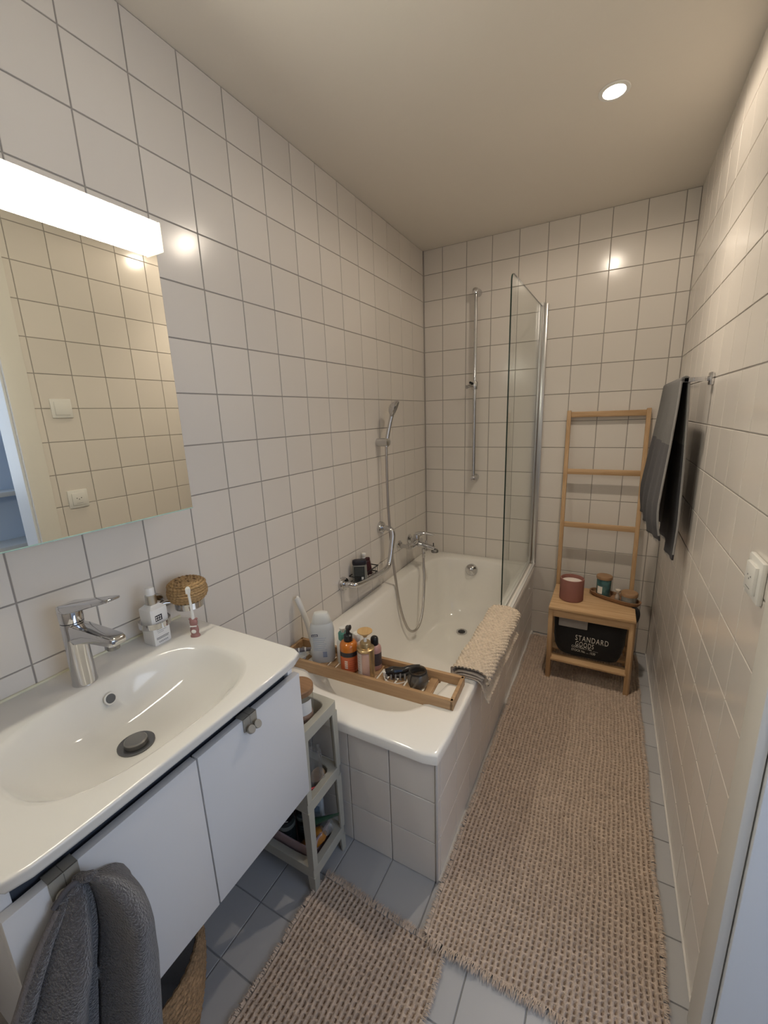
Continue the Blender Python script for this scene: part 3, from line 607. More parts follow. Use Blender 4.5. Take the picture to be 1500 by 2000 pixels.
# printed faces: the one turned to the tap is plain, the one turned to the room carries the print
for fx_, ax in (('r', 0),):
    MB().box(.0246, .0249, -.013, .006, .066, .082).build('logo_block', INK, t, False)
    for i in range(3):
        for j in range(2): MB().box(.0249, .0250, -.0115+.0055*i, -.0085+.0055*i, .0685+.0065*j, .0725+.0065*j).build('logo_mark', WINK, t, False)
    for k, (a, b) in enumerate(((-.014, .010), (-.014, .012), (-.012, .004))): MB().box(.0246, .0248, a, b, .042-k*.0045, .0432-k*.0045).build('printed_line', mat('print_grey', (.35, .35, .36), .6), t, False)
    for k, (a, b) in enumerate(((-.018, .017), (-.018, .015))): MB().box(.0246, .0248, a, b, .020-k*.0035, .0213-k*.0035).build('printed_line', INK, t, False)
    for k in range(6): MB().box(.0246, .0248, -.013+.0045*k, -.0098+.0045*k, .0065, .0100).build('printed_mark', mat('print_grey', (.35, .35, .36), .6), t, False)
# wicker lidded basket in the tumbler ring
WICK = mat('wicker_tan', (.42, .27, .125), .75, var=.14, vscale=160, bump=.25, bscale=300)
def coil(mb, prof, c, minor, seg=110, tw=36, amp=.0012, ph=0):
    """stacked coils with a twist pattern along each"""
    for q, (r, z) in enumerate(prof):
        pts = []
        P = np.zeros((9, seg, 3))
        for k in range(9):
            for i in range(seg):
                a = 2*PI*i/seg; b = 2*PI*k/8; m_ = minor+amp*math.sin(a*tw*r/.06+q*1.3+b)
                P[k, i] = (c[0]+(r+m_*math.cos(b))*math.cos(a), c[1]+(r+m_*math.cos(b))*math.sin(a), c[2]+z+m_*math.sin(b))
        mb.grid(P, True)
    return mb
t = thing('wicker_basket', 'small round lidded wicker basket sitting in the tumbler ring', 'basket', (.080, -1.933, .927))
pr = [(.031, .0035), (.040, .006), (.0455, .012), (.0485, .019), (.0495, .0265), (.0485, .034), (.0465, .0405)]
coil(MB(), pr, (0, 0, 0), .0043).build('basket_body', WICK, t)
MB().lathe([(.001, .002), (.036, .003), (.046, .018), (.047, .030), (.044, .041)], n=40, cap0=False, cap1=False).build('liner', mat('wicker_dark', (.16, .09, .04), .9), t)
lid = coil(MB(), [(.0465, .0480), (.0400, .0535), (.0325, .0572), (.0245, .059), (.0165, .0595), (.008, .0595)], (0, 0, 0), .0044).build('lid', WICK, t)
MB().lathe([(.047, .0455), (.044, .051), (.031, .0555), (.001, .0575)], n=40, cap0=False, cap1=False).build('lid_base', MATS['wicker_dark'], t)
for i in range(7):
    a = .5+i*.9; MB().sphere((.024*math.cos(a), .024*math.sin(a), .0628), .0055, .003, .0016, 10, 5).build('dark_weave', MATS['wicker_dark'], lid)
# toothbrush with pink animal stand
t = thing('toothbrush', 'childs white toothbrush with pink animal shaped stand on the basin', 'toothbrush', (.148, -1.975, WZ), math.radians(-57))
PK = mat('pink_rubber', (.34, .17, .155), .5)
MB().loft([sel(a, b, 2.2, 24, 0, 0, z) for z, a, b in ((0, .0085, .0125), (.003, .009, .013), (.007, .0075, .0105), (.010, .0075, .010), (.018, .0085, .0115), (.027, .0075, .010), (.032, .0058, .008), (.036, .007, .0098), (.043, .0075, .0105), (.049, .006, .009), (.052, .003, .005))]).build('stand_body', PK, t)
for s in (-1, 1): MB().sphere((0, .0085*s, .051), .003, .0035, .0035, 10, 6).build('ear', PK, t)
MB().sphere((.0072, 0, .0175), .0022, .0065, .006, 14, 8).build('belly', WINK, t)
MB().box(.004, .0078, -.009, .009, .0305, .0335, .001).build('scarf', WINK, t)
MB().tube([(0, 0, .048), (0, .000, .075), (0, -.001, .105), (0, -.002, .128)], [.0042, .004, .0032, .0035], 12).build('handle', PLW, t)
MB().loft([sel(a, b, 2.4, 20, 0, -.002, z) for z, a, b in ((.122, .002, .003), (.126, .003, .005), (.134, .0032, .0062), (.141, .003, .0055), (.144, .0015, .003))]).build('brush_head', PLW, t)
MB().box(.0030, .0075, -.0065, .0025, .126, .141, .001).build('bristles', mat('bristle', (.78, .77, .72), .8), t)

# ------------------------------------------------------------------ mirror cabinet with light bar
mc = thing('mirror_cabinet', 'mirror cabinet above the washbasin reflecting the right wall', 'mirror cabinet', (.06, -2.211, 1.19)); mco = (.06, -2.211, 1.19)
MB(mco).box(.001, .110, -2.505, -1.912, 1.198, 1.862, .001).build('body', LACQ, mc)
MB(mco).box(.111, .120, -2.514, -1.9075, 1.1935, 1.868, .0006).build('mirror_door', MIRR, mc, False)
MB(mco).box(.1115, .1212, -2.514, -1.9075, 1.1915, 1.1938).build('bottom_glass_edge', mat('edge_pale_green', (.42, .60, .54), .2), mc, False, 'pale green glass edge')
lb = thing('mirror_lamp', 'long glowing white light bar along the top of the mirror', 'lamp', (.13, -2.21, 1.84)); lo = (.13, -2.21, 1.84)
MB(lo).box(.1205, .1485, -2.505, -1.9135, 1.8065, 1.866, .004).build('diffuser', mat('lamp_glow', (1, 1, 1), .4, emit=((1.0, .95, .80), LAMP_STRENGTH)), lb)
MB(lo).box(.1205, .150, -1.9135, -1.9095, 1.8055, 1.867, .001).build('end_cap', mat('lamp_cap', (.85, .83, .72), .4, emit=((1, .94, .70), 1.1)), lb)
MB(lo).box(.1205, .145, -2.505, -1.9135, 1.866, 1.869, .0005).build('back_rail', PLW, lb)

# ------------------------------------------------------------------ switch and socket on the right wall
def plate(name, label, y, z, socket):
    t = thing(name, label, 'socket' if socket else 'switch', (XR, y, z))
    MB().box(-.010, 0, -.043, .043, -.043, .043, .0035).build('frame', PLW, t)
    if socket:
        MB().box(-.016, -.009, -.029, .029, -.029, .029, .002).build('socket_insert', PLW, t)
        for dy, dz in ((-.0095, .004), (.0095, .004), (0, -.002)): MB().lathe([(.0022, 0), (.001, 0)], (-.0162, dy, dz), 10, axis=(-1, 0, 0), cap0=True).build('pin_hole', BLACK, t)
        MB().box(-.0165, -.0158, -.014, .014, -.0205, -.0195).build('slot', mat('slot_grey', (.2, .2, .2), .6), t)
    else:
        MB().box(-.014, -.009, -.030, .030, -.030, .030, .002).build('rocker', PLW, t)
    return t
plate('wall_socket', 'white wall socket on the right wall beside the door, below the switch', -1.601, 1.078, True)
plate('light_switch', 'white light switch on the right wall, seen in the mirror', -1.594, 1.500, False)

# ------------------------------------------------------------------ towel rail and towel on the right wall
tr = thing('towel_rail', 'square chrome towel rail on the right wall', 'towel rail', (XR, -.55, 1.495)); tro = (XR, -.55, 1.495)
for yy in (-.865, -.245):
    MB(tro).box(XR-.012, XR-.0005, yy-.018, yy+.018, 1.478, 1.518, .002).build('wall_plate', CHROME, tr)
    MB(tro).box(1.302, XR-.011, yy-.006, yy+.006, 1.491, 1.505, .001).build('arm', CHROME, tr)
MB(tro).box(1.302, 1.316, -.871, -.239, 1.491, 1.505, .001).build('bar', CHROME, tr)
def twotone(name, c_low, c_high, zsplit):
    m = mat(name, c_low, .95, sheen=.12, bump=.5, bscale=420); Nn = m.node_tree.nodes; Ln = m.node_tree.links
    tc = Nn.new('ShaderNodeTexCoord'); sx = Nn.new('ShaderNodeSeparateXYZ'); gt = Nn.new('ShaderNodeMath'); gt.operation = 'GREATER_THAN'; gt.inputs[1].default_value = zsplit
    x = Nn.new('ShaderNodeMix'); x.data_type = 'RGBA'; x.inputs['A'].default_value = (*c_low, 1); x.inputs['B'].default_value = (*c_high, 1)
    n = Nn.new('ShaderNodeTexNoise'); n.inputs['Scale'].default_value = 180; mu = Nn.new('ShaderNodeMix'); mu.data_type = 'RGBA'; mu.blend_type = 'MULTIPLY'; mu.inputs['Factor'].default_value = 1
    r = Nn.new('ShaderNodeMapRange'); r.inputs['To Min'].default_value = .65; r.inputs['To Max'].default_value = 1.35
    Ln.new(tc.outputs['Object'], sx.inputs[0]); Ln.new(sx.outputs['Z'], gt.inputs[0]); Ln.new(gt.outputs[0], x.inputs['Factor']); Ln.new(tc.outputs['Object'], n.inputs['Vector'])
    Ln.new(n.outputs['Fac'], r.inputs['Value']); Ln.new(x.outputs['Result'], mu.inputs['A']); Ln.new(r.outputs['Result'], mu.inputs['B']); Ln.new(mu.outputs['Result'], Nn['Principled BSDF'].inputs['Base Color'])
    return m
TW = twotone('towel_grey_two_tone', (.050, .047, .053), (.125, .12, .115), -.215)
tw = thing('hand_towel', 'grey two tone towel hanging over the rail on the right wall', 'towel', (1.309, -.55, 1.495)); two = (1.309, -.55, 1.495)
ny, nz = 70, 60
def panel(y0, y1, prof, wave, ph, zdip):
    P = np.zeros((nz, ny, 3)); zz = [p[1] for p in prof][::-1]; xx = [p[0] for p in prof][::-1]
    for a in range(nz):
        f_ = a/(nz-1)
        for b in range(ny):
            g = b/(ny-1); y = y0+(y1-y0)*g; zb = prof[-1][1]+zdip*g; z = prof[0][1]*(1-f_)+zb*f_
            x = np.interp(z, zz, xx)+wave*f_*math.sin(g*PI*5.2+ph)+wave*.5*f_*math.sin(g*PI*11+ph*2)
            P[a, b] = (x, y+.010*f_*math.sin(f_*5)*(.5-g), z)
    return P
top = []
front = panel(-.848, -.262, [(1.2985, 1.496), (1.293, 1.40), (1.284, 1.28), (1.272, 1.15), (1.263, 1.05), (1.266, .99), (1.276, .93)], .011, .8, -.02)
back = panel(-.846, -.262, [(1.320, 1.496), (1.326, 1.40), (1.334, 1.2), (1.338, 1.0), (1.334, .86)], .009, 2.2, .03)
arc = np.zeros((9, ny, 3))
for a in range(9):
    th = PI*a/8
    for b in range(ny): arc[a, b] = (1.30925-.01075*math.cos(PI-th) if 0 else 1.30925+.01075*math.cos(th), front[0, b, 1], 1.497+.0125*math.sin(th))
full = np.concatenate([back[::-1], arc[1:-1], front[:1], front[1:]], 0)
o = MB(two).grid(full).build('towel_cloth', TW, tw, True, angle=80); md = o.modifiers.new('thick', 'SOLIDIFY'); md.thickness = .006; md.offset = 0
HEM = mat('towel_hem', (.33, .32, .31), .9, bump=.5, bscale=500)
MB(two).tube([tuple(front[a, 0]) for a in range(0, nz, 3)], .0035, 8, False).build('hem', HEM, tw)
MB(two).tube([tuple(back[a, 0]) for a in range(0, nz, 3)], .0035, 8, False).build('hem', HEM, tw)
def fringe(name, pts, dirs, length, mtl, parent, off, wdt=.0016, n=400, jit=.3, droop=None, kind='stuff'):
    """many short threads along a poly line, joined"""
    m = MB(off); P = [Vector(p) for p in pts]; L = [0]
    for a, b in zip(P, P[1:]): L.append(L[-1]+(b-a).length)
    for i in range(n):
        s_ = random.random()*L[-1]; k = max(j for j in range(len(P)-1) if L[j] <= s_); f_ = (s_-L[k])/(L[k+1]-L[k]); p = P[k].lerp(P[k+1], f_); t_ = (P[k+1]-P[k]).normalized()
        d_ = (Vector(dirs)+t_*random.gauss(0, jit)).normalized()*length*random.uniform(.7, 1.1); e = p+d_; 
        if droop: e.z = max(e.z-droop*random.random(), .002)
        mid = p.lerp(e, .55)+Vector((0, 0, random.uniform(0, length*.25)))+t_*random.gauss(0, .0015)
        w2 = t_*wdt*.5
        m.add([p-w2, p+w2, mid+w2, mid-w2, e], [(0, 1, 2, 3), (3, 2, 4)])
    o = m.build(name, mtl, parent, False); o['kind'] = kind; return o
fringe('fringe', [tuple(front[-1, b]) for b in range(0, ny, 4)], (0, 0, -1), .018, HEM, tw, two, n=260)
fringe('fringe', [tuple(back[-1, b]) for b in range(0, ny, 4)], (0, 0, -1), .018, HEM, tw, two, n=260)

# ------------------------------------------------------------------ towel on the left door hook
t = thing('bath_towel', 'dark grey terry towel hanging from the left vanity door hook', 'towel', (.47, -2.437, .765)); bo_ = (.47, -2.437, .765)
TERRY = mat('terry_grey', (.105, .098, .105), .97, sheen=.5, var=.25, vscale=140, bump=1.0, bscale=330)
nu, nv = 170, 130
P = np.zeros((nv, nu, 3))
zr = [.776, .768, .758, .745, .725, .70, .66, .60, .46, .33]; yr_ = [-2.424, -2.404, -2.391, -2.381, -2.371, -2.364, -2.361, -2.363, -2.380, -2.395]
zl = [.772, .74, .70, .62, .50, .33]; yl_ = [-2.455, -2.490, -2.520, -2.565, -2.60, -2.63]
for a in range(nv):
    f_ = a/(nv-1); zz = .772-.44*f_
    yl = np.interp(-zz, [-q for q in zl], yl_); yr = np.interp(-zz, [-q for q in zr], yr_); k = min(1, ((.772-zz)/.09))**.6
    for b in range(nu):
        g = b/(nu-1)                              # 0 = left (near) edge, 1 = right edge
        def lb(c, w_): return max(0, 1-abs((g-c)/w_)**2.2)**.75
        lobe = .082*lb(.775, .20)+.066*lb(.33, .185)*(.55+.45*f_**.5)+.022*lb(.06, .07)
        lobe += .004*math.sin(19*g+5*f_)*k
        y = yl+(yr-yl)*g+.012*k*math.exp(-((g-.60)/.09)**2)
        x = .4575+(.012+lobe)*(.25+.75*k)+.012*f_*math.sin(PI*g)
        if g > .93: x -= (.03)*((g-.93)/.07)**2*k
        z = zz+(.010*math.exp(-((g-.74)/.2)**2)-.006)*(1-f_)-.02*(1-k)*max(0, .45-g)-.022*(1-f_)**6*max(0, (g-.72)/.28)**2
        P[a, b] = (x, y, z)
o = MB(bo_).grid(P).build('terry_cloth', TERRY, t, True, angle=80); md = o.modifiers.new('thick', 'SOLIDIFY'); md.thickness = .007; md.offset = 0
MB(bo_).tube([tuple(P[0, b]+np.array([0, 0, .001])) for b in range(0, nu, 10)], .007, 10, False).build('hem', TERRY, t)
MB(bo_).tube([tuple(P[a, 1]) for a in range(2, nv, 8)], .0062, 10, True, 3).build('hem', mat('terry_hem', (.17, .155, .155), .95, bump=.4, bscale=330), t)
MB(bo_).tube([(.463, -2.466, .757), (.467, -2.450, .772), (.469, -2.436, .772), (.469, -2.422, .758)], .004, 8).build('hanging_loop', mat('loop_grey', (.10, .095, .105), .9), t)

# ------------------------------------------------------------------ woven laundry basket under the vanity
t = thing('laundry_basket', 'woven seagrass basket with grey lining tucked under the vanity', 'basket', (.25, -2.335, 0))
SEAG = mat('seagrass', (.34, .215, .115), .85, var=.35, vscale=120, bump=.6, bscale=220)
pr = [(.118+.040*math.sin(PI*.55*k/20), .006+.0135*k) for k in range(21)]
coil(MB(), pr, (0, 0, 0), .0068, 130, 30, .0018).build('woven_wall', SEAG, t)
MB().lathe([(.001, .004), (.11, .004), (.115, .01)]+[(r-.008, z) for r, z in pr], n=60, cap0=False, cap1=False).build('lining', mat('grey_lining', (.50, .51, .54), .9), t)

# ------------------------------------------------------------------ slim shelf trolley between vanity and bath
TRM = mat('trolley_beige', (.42, .405, .345), .4)
tl = thing('shelf_trolley', 'slim grey beige plastic shelf rack between vanity and bath', 'shelf rack', (.215, -1.812, 0)); to = (.215, -1.812, 0)
TX0, TX1, TY0, TY1 = .006, .420, -1.894, -1.729
LEV = (.095, .335, .570)     # upper edge of every tray
for zt in LEV:
    c_x, c_y, a, b = (TX0+TX1)/2, (TY0+TY1)/2, (TX1-TX0)/2, (TY1-TY0)/2
    q = 64
    lps = [sel(a, b, 40, q, c_x, c_y, zt-.036), sel(a, b, 40, q, c_x, c_y, zt-.001), sel(a-.001, b-.001, 40, q, c_x, c_y, zt), sel(a-.020, b-.020, 7, q, c_x, c_y, zt), sel(a-.022, b-.022, 7, q, c_x, c_y, zt-.002), sel(a-.026, b-.026, 7, q, c_x, c_y, zt-.050), sel(a-.034, b-.034, 6, q, c_x, c_y, zt-.053)]
    MB(to).loft(lps, False, True).build('tray', TRM, tl, True, angle=35)
for x, sx in ((TX0, 1), (TX1, -1)):
    for y, sy in ((TY0, 1), (TY1, -1)):
        p_ = MB(to)
        for z0, z1 in ((0, LEV[0]-.034), (LEV[0]-.001, LEV[1]-.034), (LEV[1]-.001, LEV[2]-.034)):
            def L_sec(z, w_): 
                pts = [(0, 0), (w_, 0), (w_, .006), (.006, .006), (.006, w_*.9), (0, w_*.9)]
                pts = [(x+sx*u_, y+sy*v_, z) for u_, v_ in pts]
                return pts if sx*sy > 0 else pts[::-1]
            p_.loft([L_sec(z0, .021), L_sec(z1, .027)])
        p_.build('post', TRM, tl, False)
# things on the top tray
TB = LEV[2]-.0525
t = thing('glass_jar', 'glass jar with brown wooden lid on the top tray of the shelf rack', 'jar', (.350, -1.815, TB))
MB().lathe([(.036, 0), (.041, .004), (.042, .02), (.042, .118), (.040, .122)], n=32, cap1=False).build('glass_body', JARG, t)
MB().lathe([(.038, .003), (.0385, .045), (.001, .050)], n=28, cap1=False).build('contents', mat('jar_content', (.42, .28, .22), .8, bump=.5, bscale=90), t)
patch(MB(), .0424, -1.9, .1, .062, .105, n=16).build('paper_label', mat('label_paper', (.72, .71, .68), .6), t)
MB().lathe([(.040, .120), (.044, .121), (.0445, .136), (.042, .139), (.001, .1395)], n=32).build('lid', DWOOD, t)
t = thing('glass_cup', 'small clear glass cup beside the wooden lidded jar', 'cup', (.352, -1.862, TB))
MB().lathe([(.017, 0), (.020, .003), (.022, .045), (.0205, .045), (.0185, .006), (.001, .005)], n=28, cap1=False).build('cup_wall', JARG, t)
# middle tray
TB = LEV[1]-.0525
t = thing('plastic_bag', 'crumpled clear plastic bag with red zip strip on middle tray', 'bag', (.345, -1.805, TB))
bm_l = []
for k in range(14):
    f_ = k/13; lo_ = []
    for i in range(40):
        a = 2*PI*i/40; r = (.052*(1-.35*f_)+.006*math.sin(5*a+3*f_)+.004*math.sin(9*a-5*f_))
        lo_.append((r*math.cos(a)*1.1+.012*f_, r*math.sin(a)*(1-.65*f_)*.9+.01*f_, .002+.155*f_+.006*math.sin(3*a)*f_))
    bm_l.append(lo_)
MB().loft(bm_l, True, False).build('bag_film', pane_glass('bag_film', (.86, .86, .85), 1.7, .14, .16, (.75, .75, .73)), t, True, angle=25)
MB().tube([(-.05, -.040, .050), (-.01, -.053, .052), (.035, -.045, .048), (.055, -.025, .046)], .0042, 8).build('zip_strip', mat('red_zip', (.55, .05, .07), .4), t)
t = thing('wooden_brush', 'round pale wooden brush lying at the back of middle tray', 'brush', (.372, -1.784, TB+.034)); t.rotation_euler = (.5, -.25, 0)
MB().lathe([(.020, -.012), (.024, -.006), (.025, .004), (.022, .010), (.001, .011)], n=28).build('brush_back', BAMB, t)
MB().lathe([(.018, -.024), (.020, -.012)], n=24).build('bristles', mat('bristle_tan', (.40, .29, .17), .95, bump=.8, bscale=300), t)
t = thing('woven_pouch', 'brown woven straw pad on the middle tray of the rack', 'straw pad', (.362, -1.850, TB))
MB().sphere((0, 0, .034), .036, .018, .032, 24, 14).build('pad_core', MATS['wicker_dark'], t)
for k in range(6):
    for j in range(5):
        MB().tube([(-.032+.013*k, -.019, .010+.0125*j), (-.026+.013*k, -.023, .014+.0125*j), (-.020+.013*k, -.019, .018+.0125*j)], .0042, 7, sub=3).build('straw_knot', SEAG, t)
# lower tray: pink box with bottles
TB = LEV[0]-.0525
t = thing('pink_tray', 'pale pink open plastic tray in the lowest tray of the rack', 'tray', (.215, -1.813, TB)); 
PKB = mat('pale_pink_plastic', (.40, .30, .31), .4)
q = 48
MB().loft([sel(.165, .050, 16, q, 0, 0, 0), sel(.172, .057, 16, q, 0, 0, .083), sel(.175, .0595, 16, q, 0, 0, .083), sel(.175, .0595, 16, q, 0, 0, .088), sel(.170, .0545, 16, q, 0, 0, .088), sel(.163, .048, 16, q, 0, 0, .003)], True, True).build('tray_shell', PKB, t, True, angle=30)
TB += .004
def black_bottle(x, y, label, num):
    t = thing('hair_product', label, 'bottle', (x, y, TB), -1.0)
    MB().lathe([(.026, 0), (.028, .004), (.028, .100), (.024, .112), (.020, .118)], n=28).build('body', mat('bottle_black', (.02, .028, .030), .3), t)
    MB().lathe([(.0282, .085), (.0286, .086), (.0286, .099), (.0282, .100)], n=28, cap0=False, cap1=False).build('grey_band', mat('band_grey', (.16, .18, .17), .4), t)
    MB().lathe([(.024, .110), (.026, .113), (.026, .150), (.023, .155), (.001, .156)], n=28).build('cap', BLACK, t)
    for k in range(5): patch(MB(), .0283, -.7, .7, .020+k*.011, .0225+k*.011, n=10).build('printed_line', mat('print_teal', (.07, .095, .095), .5), t)
    if num: text_mesh('printed_number', num, .034, mat('number_grey', (.45, .46, .44), .5), t, (.0268, .004, .120), (0, 1, 0), (0, 0, 1))
    return t
black_bottle(.268, -1.838, 'black bottle printed with a 2 standing in the pink tray', '2')
black_bottle(.300, -1.786, 'plain black bottle behind the bottle printed 2', None)
t = thing('carton', 'pale blue and white slim carton standing in the pink tray', 'box', (.345, -1.772, TB), .25)
MB().box(-.020, .020, -.010, .010, 0, .175, .001).build('box_body', mat('carton_pale', (.40, .44, .47), .5), t)
MB().box(-.012, .014, -.0104, -.0100, .11, .14).build('printed_mark', mat('carton_blue', (.20, .26, .33), .5), t, False)
t = thing('cream_tube', 'dark green cream tube sticking out of the pink tray', 'tube', (.36, -1.80, TB)); oo = (.36, -1.80, TB)
a_, b_ = Vector((.335, -1.822, TB+.100)), Vector((.436, -1.776, TB+.146)); dd = (b_-a_); sid = Vector((.35, -.35, .87)).normalized(); nor = dd.normalized().cross(sid)
secs = []
for k in range(9):
    f_ = k/8; c_ = a_+dd*f_; wd = .014+.004*f_; th_ = .016*(1-f_)+.0012
    secs.append([tuple(c_+sid*wd*math.cos(2*PI*i/20)+nor*th_*math.sin(2*PI*i/20)) for i in range(20)])
MB(oo).loft(secs).build('tube_body', mat('tube_green', (.03, .085, .05), .4), t)
t = thing('oil_bottle', 'amber oil bottle with clear domed cap lying in the pink tray', 'bottle', (.36, -1.83, TB)); oo = (.36, -1.83, TB)
a_, b_ = Vector((.352, -1.838, TB+.040)), Vector((.403, -1.768, TB+.094)); ax = (b_-a_).normalized()
MB(oo).lathe([(.020, -.02), (.024, -.015), (.024, .050), (.018, .062), (.013, .066)], a_, 24, axis=ax).build('body', mat('amber_oil', (.42, .17, .025), .2, coat=.4), t)
MB(oo).lathe([(.019, .064), (.0205, .068), (.0205, .086), (.016, .097), (.001, .100)], a_, 24, axis=ax).build('domed_cap', pane_glass('frosted_cap', (.85, .86, .85), 1.7, .1, .2, (.6, .6, .58)), t)

# ------------------------------------------------------------------ bamboo towel rack stool
SZ = .425
st = thing('towel_rack_stool', 'bamboo stool with a tall towel ladder back by the back wall', 'stool', (1.08, -.32, 0)); sto = (1.08, -.32, 0)
SX0, SX1, SYF, SYB = .886, 1.277, -.492, -.165
MB(sto).box(SX0, SX1, SYF, SYB, SZ-.016, SZ, .004).build('seat', BAMB, st)
MB(sto).box(SX0+.02, SX1-.02, SYF+.012, SYF+.028, SZ-.056, SZ-.0155, .002).build('apron', BAMB, st)
for x in (SX0+.012, SX1-.012):
    MB(sto).box(x-.008, x+.008, SYF+.03, SYB-.01, SZ-.05, SZ-.0155, .002).build('side_rail', BAMBY, st)
    MB(sto).bar((x+(.001 if x < 1 else .003), -.462, 0.0), (x, -.470, SZ-.0155), .022, .030, .003).build('front_leg', BAMBZ, st)
    MB(sto).bar((x, -.460, .112), (x, -.175, .112), .016, .022, .002).build('lower_side_rail', BAMBY, st)
    MB(sto).bar((x-(.012 if x < 1 else .000), -.028, 1.407), (x, -.190, 0.0), .021, .026, .003, up=(0, 1, 0)).build('back_post', BAMBZ, st)
def post_y(z): return -.028-(1.407-z)*(.162/1.407)
for z in (1.385, 1.072, .772):
    y = post_y(z); MB(sto).box(SX0+.011, SX1-.016, y-.008, y+.008, z-.015, z+.015, .003).build('rung', BAMB, st)
MB(sto).box(SX0+.018, SX1-.018, -.478, -.415, .112, .126, .003).build('lower_shelf_slat', BAMB, st)
MB(sto).box(SX0+.018, SX1-.018, -.355, -.300, .112, .126, .003).build('lower_shelf_slat', BAMB, st)
MB(sto).box(SX0+.018, SX1-.018, -.250, -.195, .112, .126, .003).build('lower_shelf_slat', BAMB, st)
# candle
t = thing('candle_pot', 'terracotta candle pot with white wax on the bamboo stool', 'candle', (.980, -.345, SZ))
MB().lathe([(.055, 0), (.0585, .003), (.0590, .010), (.0590, .115), (.0580, .118), (.0540, .118), (.0530, .115), (.0530, .10)], n=48, cap1=False).build('pot', mat('terracotta', (.27, .115, .092), .7), t)
MB().lathe([(.0532, .099), (.030, .101), (.001, .1005)], n=40, cap0=False).build('wax', mat('wax_white', (.80, .72, .66), .5), t)
# wooden boat tray with jars
TA = math.radians(-25)
t = thing('wooden_tray', 'oval brown wooden tray on the right of the stool seat', 'tray', (1.183, -.272, SZ), TA)
WT = wood('tray_wood', (.29, .165, .09), (.21, .11, .055), 0)
q = 48
MB().loft([sel(.115, .036, 2.6, q, 0, 0, 0), sel(.126, .045, 2.6, q, 0, 0, .012), sel(.129, .048, 2.6, q, 0, 0, .024), sel(.122, .0415, 2.6, q, 0, 0, .024), sel(.118, .038, 2.6, q, 0, 0, .010), sel(.105, .030, 2.6, q, 0, 0, .007)], True, True).build('tray_body', WT, t, True, angle=50)
tz = SZ+.0075
t = thing('glass_jar', 'tall teal glass jar with wooden lid on the oval tray', 'jar', (1.130, -.252, tz))
MB().lathe([(.033, 0), (.0355, .004), (.0355, .094), (.034, .098)], n=32).build('jar_body', mat('teal_glass', (.055, .14, .15), .12, coat=.5, var=.35, vscale=40), t)
patch(MB(), .0358, -2.5, -1.75, .02, .06, n=8).build('paper_label', WINK, t)
MB().lathe([(.034, .097), (.0385, .098), (.039, .110), (.037, .113), (.001, .1135)], n=32).build('lid', wood('jar_lid', (.33, .20, .11), (.26, .15, .075), 0), t)
t = thing('glass_jar', 'low grey glass jar with wide wooden lid on the oval tray', 'jar', (1.248, -.303, tz))
MB().lathe([(.032, 0), (.035, .004), (.035, .038), (.033, .042)], n=32).build('jar_body', mat('grey_glass', (.25, .26, .25), .15, coat=.4), t)
MB().lathe([(.033, .041), (.0395, .042), (.040, .056), (.037, .060), (.001, .0605)], n=32).build('lid', MATS['jar_lid'], t)
t = thing('glass_vial', 'tiny glass bottle with round stopper between the two jars', 'bottle', (1.196, -.297, tz))
MB().lathe([(.010, 0), (.0115, .003), (.0115, .026), (.007, .036), (.006, .044)], n=20).build('vial_body', mat('vial_glass', (.45, .38, .32), .1, coat=.5), t)
MB().lathe([(.005, .043), (.009, .046), (.0125, .056), (.0125, .062), (.001, .064)], n=20).build('stopper', mat('stopper_pale', (.60, .54, .46), .25), t)
# black bag under the seat
t = thing('storage_bag', 'black fabric bag printed STANDARD GOODS on the stool shelf', 'bag', (1.078, -.315, .1265)); 
BAGM = mat('black_canvas', (.014, .014, .015), .85, bump=.25, bscale=240, sheen=.1)
q = 80; L_ = []
for f_, a, b in ((0, .128, .088), (.008, .142, .096), (.04, .157, .101), (.10, .167, .103), (.19, .171, .101), (.245, .171, .095), (.262, .170, .091)):
    L_.append([(x+.004*math.sin(7*y_*20+f_*20), y_+.003*math.sin(x*42+f_*30)*min(1, f_*20), z_) for x, y_, z_ in sel(a, b, 6, q, 0, 0, f_)])
L_ += [[(x*.97, y_*.96, z_-.004) for x, y_, z_ in L_[-1]], [(x*.95, y_*.94, .16) for x, y_, z_ in L_[-1]]]
MB().loft(L_, True, True).build('bag_body', BAGM, t, True, angle=60)
for s, x in ((1, .167), (-1, -.165)):
    MB().tube([(x-.004*s, -.035, .205), (x+.030*s, -.036, .225), (x+.043*s, -.030, .262), (x+.036*s, -.024, .290), (x+.006*s, -.022, .280)] if s > 0 else [(x, -.03, .22), (x-.004, -.02, .25), (x, -.01, .22)], .013, 12).build('handle', BAGM, t)
yf = -.1075
text_mesh('printed_text', 'STANDARD', .044, WINK, t, (.018, yf, .102), (1, 0, -.02), (0, -.06, 1), sx=.60, space=1.18)
text_mesh('printed_text', 'GOODS', .040, WINK, t, (-.014, yf, .070), (1, 0, -.03), (0, -.06, 1), sx=.56, space=1.18)
text_mesh('printed_text', 'CONTRACT No. ........', .018, WINK, t, (-.075, yf+.001, .058), (1, 0, -.03), (0, .05, 1), sx=.75, align='LEFT')
text_mesh('printed_text', 'STOCK No. .... 1530', .018, WINK, t, (-.075, yf+.002, .038), (1, 0, -.03), (0, .05, 1), sx=.75, align='LEFT')
t = thing('folded_cloth', 'pale cloth hanging over the front edge of the black bag', 'cloth', (1.012, -.4235, .300))
MB().box(-.078, .060, -.010, -.001, 0, .096, .004).box(-.078, .060, -.010, .050, .091, .099, .003).build('cloth', mat('pale_cloth', (.34, .32, .30), .9, bump=.3, bscale=120), t)

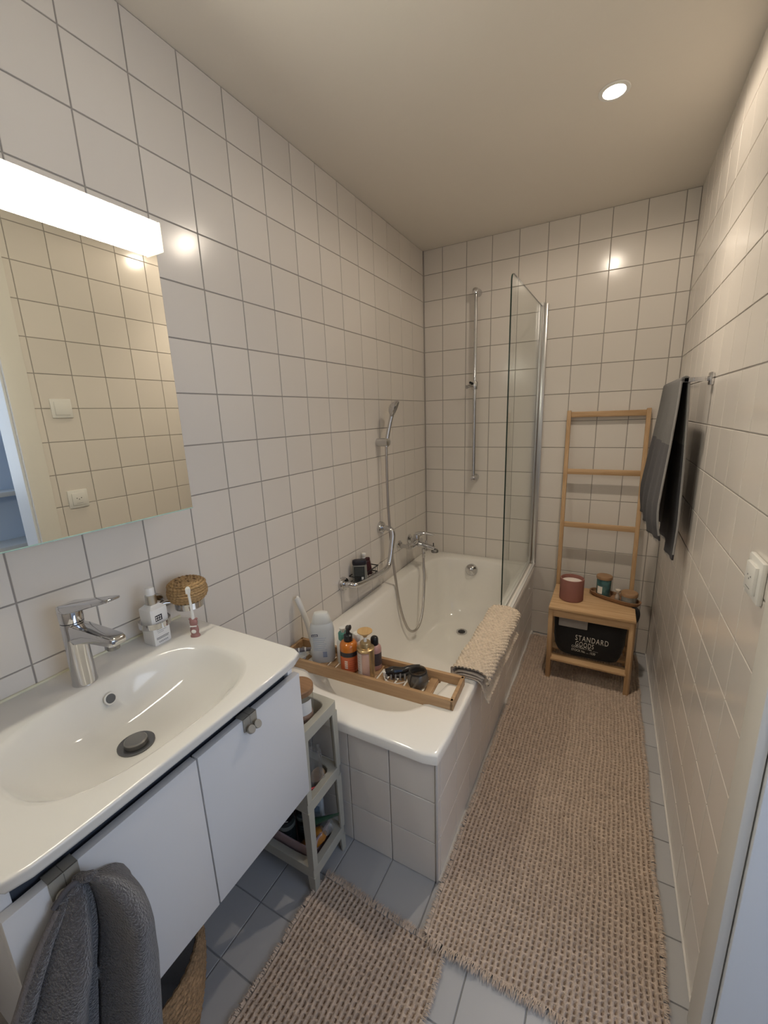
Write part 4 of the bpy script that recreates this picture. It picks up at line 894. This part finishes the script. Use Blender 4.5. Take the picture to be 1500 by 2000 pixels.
# ------------------------------------------------------------------ woven rugs
def rug(name, label, x0, x1, y0, y1, cell, rz=0, wav=.003, seed=0, lift=None):
    cx, cy = (x0+x1)/2, (y0+y1)/2
    t = thing(name, label, 'rug', (cx, cy, 0), rz)
    nx, ny, k = int((x1-x0)/cell), int((y1-y0)/(cell*1.1)), 5
    gx = np.linspace(x0-cx, x1-cx, nx*k+1); gy = np.linspace(y0-cy, y1-cy, ny*k+1)
    X, Y = np.meshgrid(gx, gy); ix = np.arange(nx*k+1) % k; iy = np.arange(ny*k+1) % k
    hx = np.array([.0088, .0098, .0082, .0014, .0014])[ix]; hy = np.array([.0074, .0076, .0014, .0012, .0012])[iy]
    jitter = np.kron(rng.uniform(-1, 1, (ny+1, nx+1)), np.ones((k, k)))[:ny*k+1, :nx*k+1]
    Hh = np.maximum(hx[None, :]+0*Y, hy[:, None]+.0012*jitter)+rng.uniform(0, .0006, X.shape)
    cellx, celly = np.arange(nx*k+1)//k, np.arange(ny*k+1)//k
    Xo = X+wav*np.sin(Y*9+seed)*np.sin(X*5+seed)+wav*.6*np.sin(Y*23+X*8)+.0009*np.sin(celly*2.4)[:, None]*(hx > .005)[None, :]
    Yo = Y+wav*1.2*np.sin(X*14+seed*2)+.0016*jitter*(hx < .005)[None, :]+cell*.22*((ix-3)/k)[None, :]*(hx < .005)[None, :]
    Z = Hh+np.maximum(0, .002*np.sin(Y*11+X*6+seed))
    if lift: Z = Z+lift(X, Y)
    P = np.stack([Xo, Yo, Z], -1)
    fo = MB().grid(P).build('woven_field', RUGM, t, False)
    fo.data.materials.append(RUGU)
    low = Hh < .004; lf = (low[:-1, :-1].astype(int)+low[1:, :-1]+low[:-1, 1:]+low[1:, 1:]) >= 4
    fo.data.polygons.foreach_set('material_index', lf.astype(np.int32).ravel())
    n1, n2 = int((x1-x0)*900), int((y1-y0)*900)
    e = lambda a: [tuple(p+np.array([0, 0, .002])) for p in a]
    fringe('fringe', e(P[0, ::6]), (0, -1, .1), .030, FRG, t, (0, 0, 0), .0018, n1, .25, .006)
    fringe('fringe', e(P[-1, ::6]), (0, 1, .1), .026, FRG, t, (0, 0, 0), .0018, n1, .25, .006)
    fringe('fringe', e(P[::6, 0]), (-1, 0, .1), .017, FRG, t, (0, 0, 0), .0018, n2, .3, .006)
    fringe('fringe', e(P[::6, -1]), (1, 0, .1), .017, FRG, t, (0, 0, 0), .0018, n2, .3, .006)
    return t
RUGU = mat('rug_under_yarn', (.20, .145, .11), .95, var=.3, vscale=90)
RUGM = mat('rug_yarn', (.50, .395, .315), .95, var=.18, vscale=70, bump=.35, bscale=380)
FRG = mat('rug_fringe', (.56, .45, .365), .95, var=.15, vscale=70)
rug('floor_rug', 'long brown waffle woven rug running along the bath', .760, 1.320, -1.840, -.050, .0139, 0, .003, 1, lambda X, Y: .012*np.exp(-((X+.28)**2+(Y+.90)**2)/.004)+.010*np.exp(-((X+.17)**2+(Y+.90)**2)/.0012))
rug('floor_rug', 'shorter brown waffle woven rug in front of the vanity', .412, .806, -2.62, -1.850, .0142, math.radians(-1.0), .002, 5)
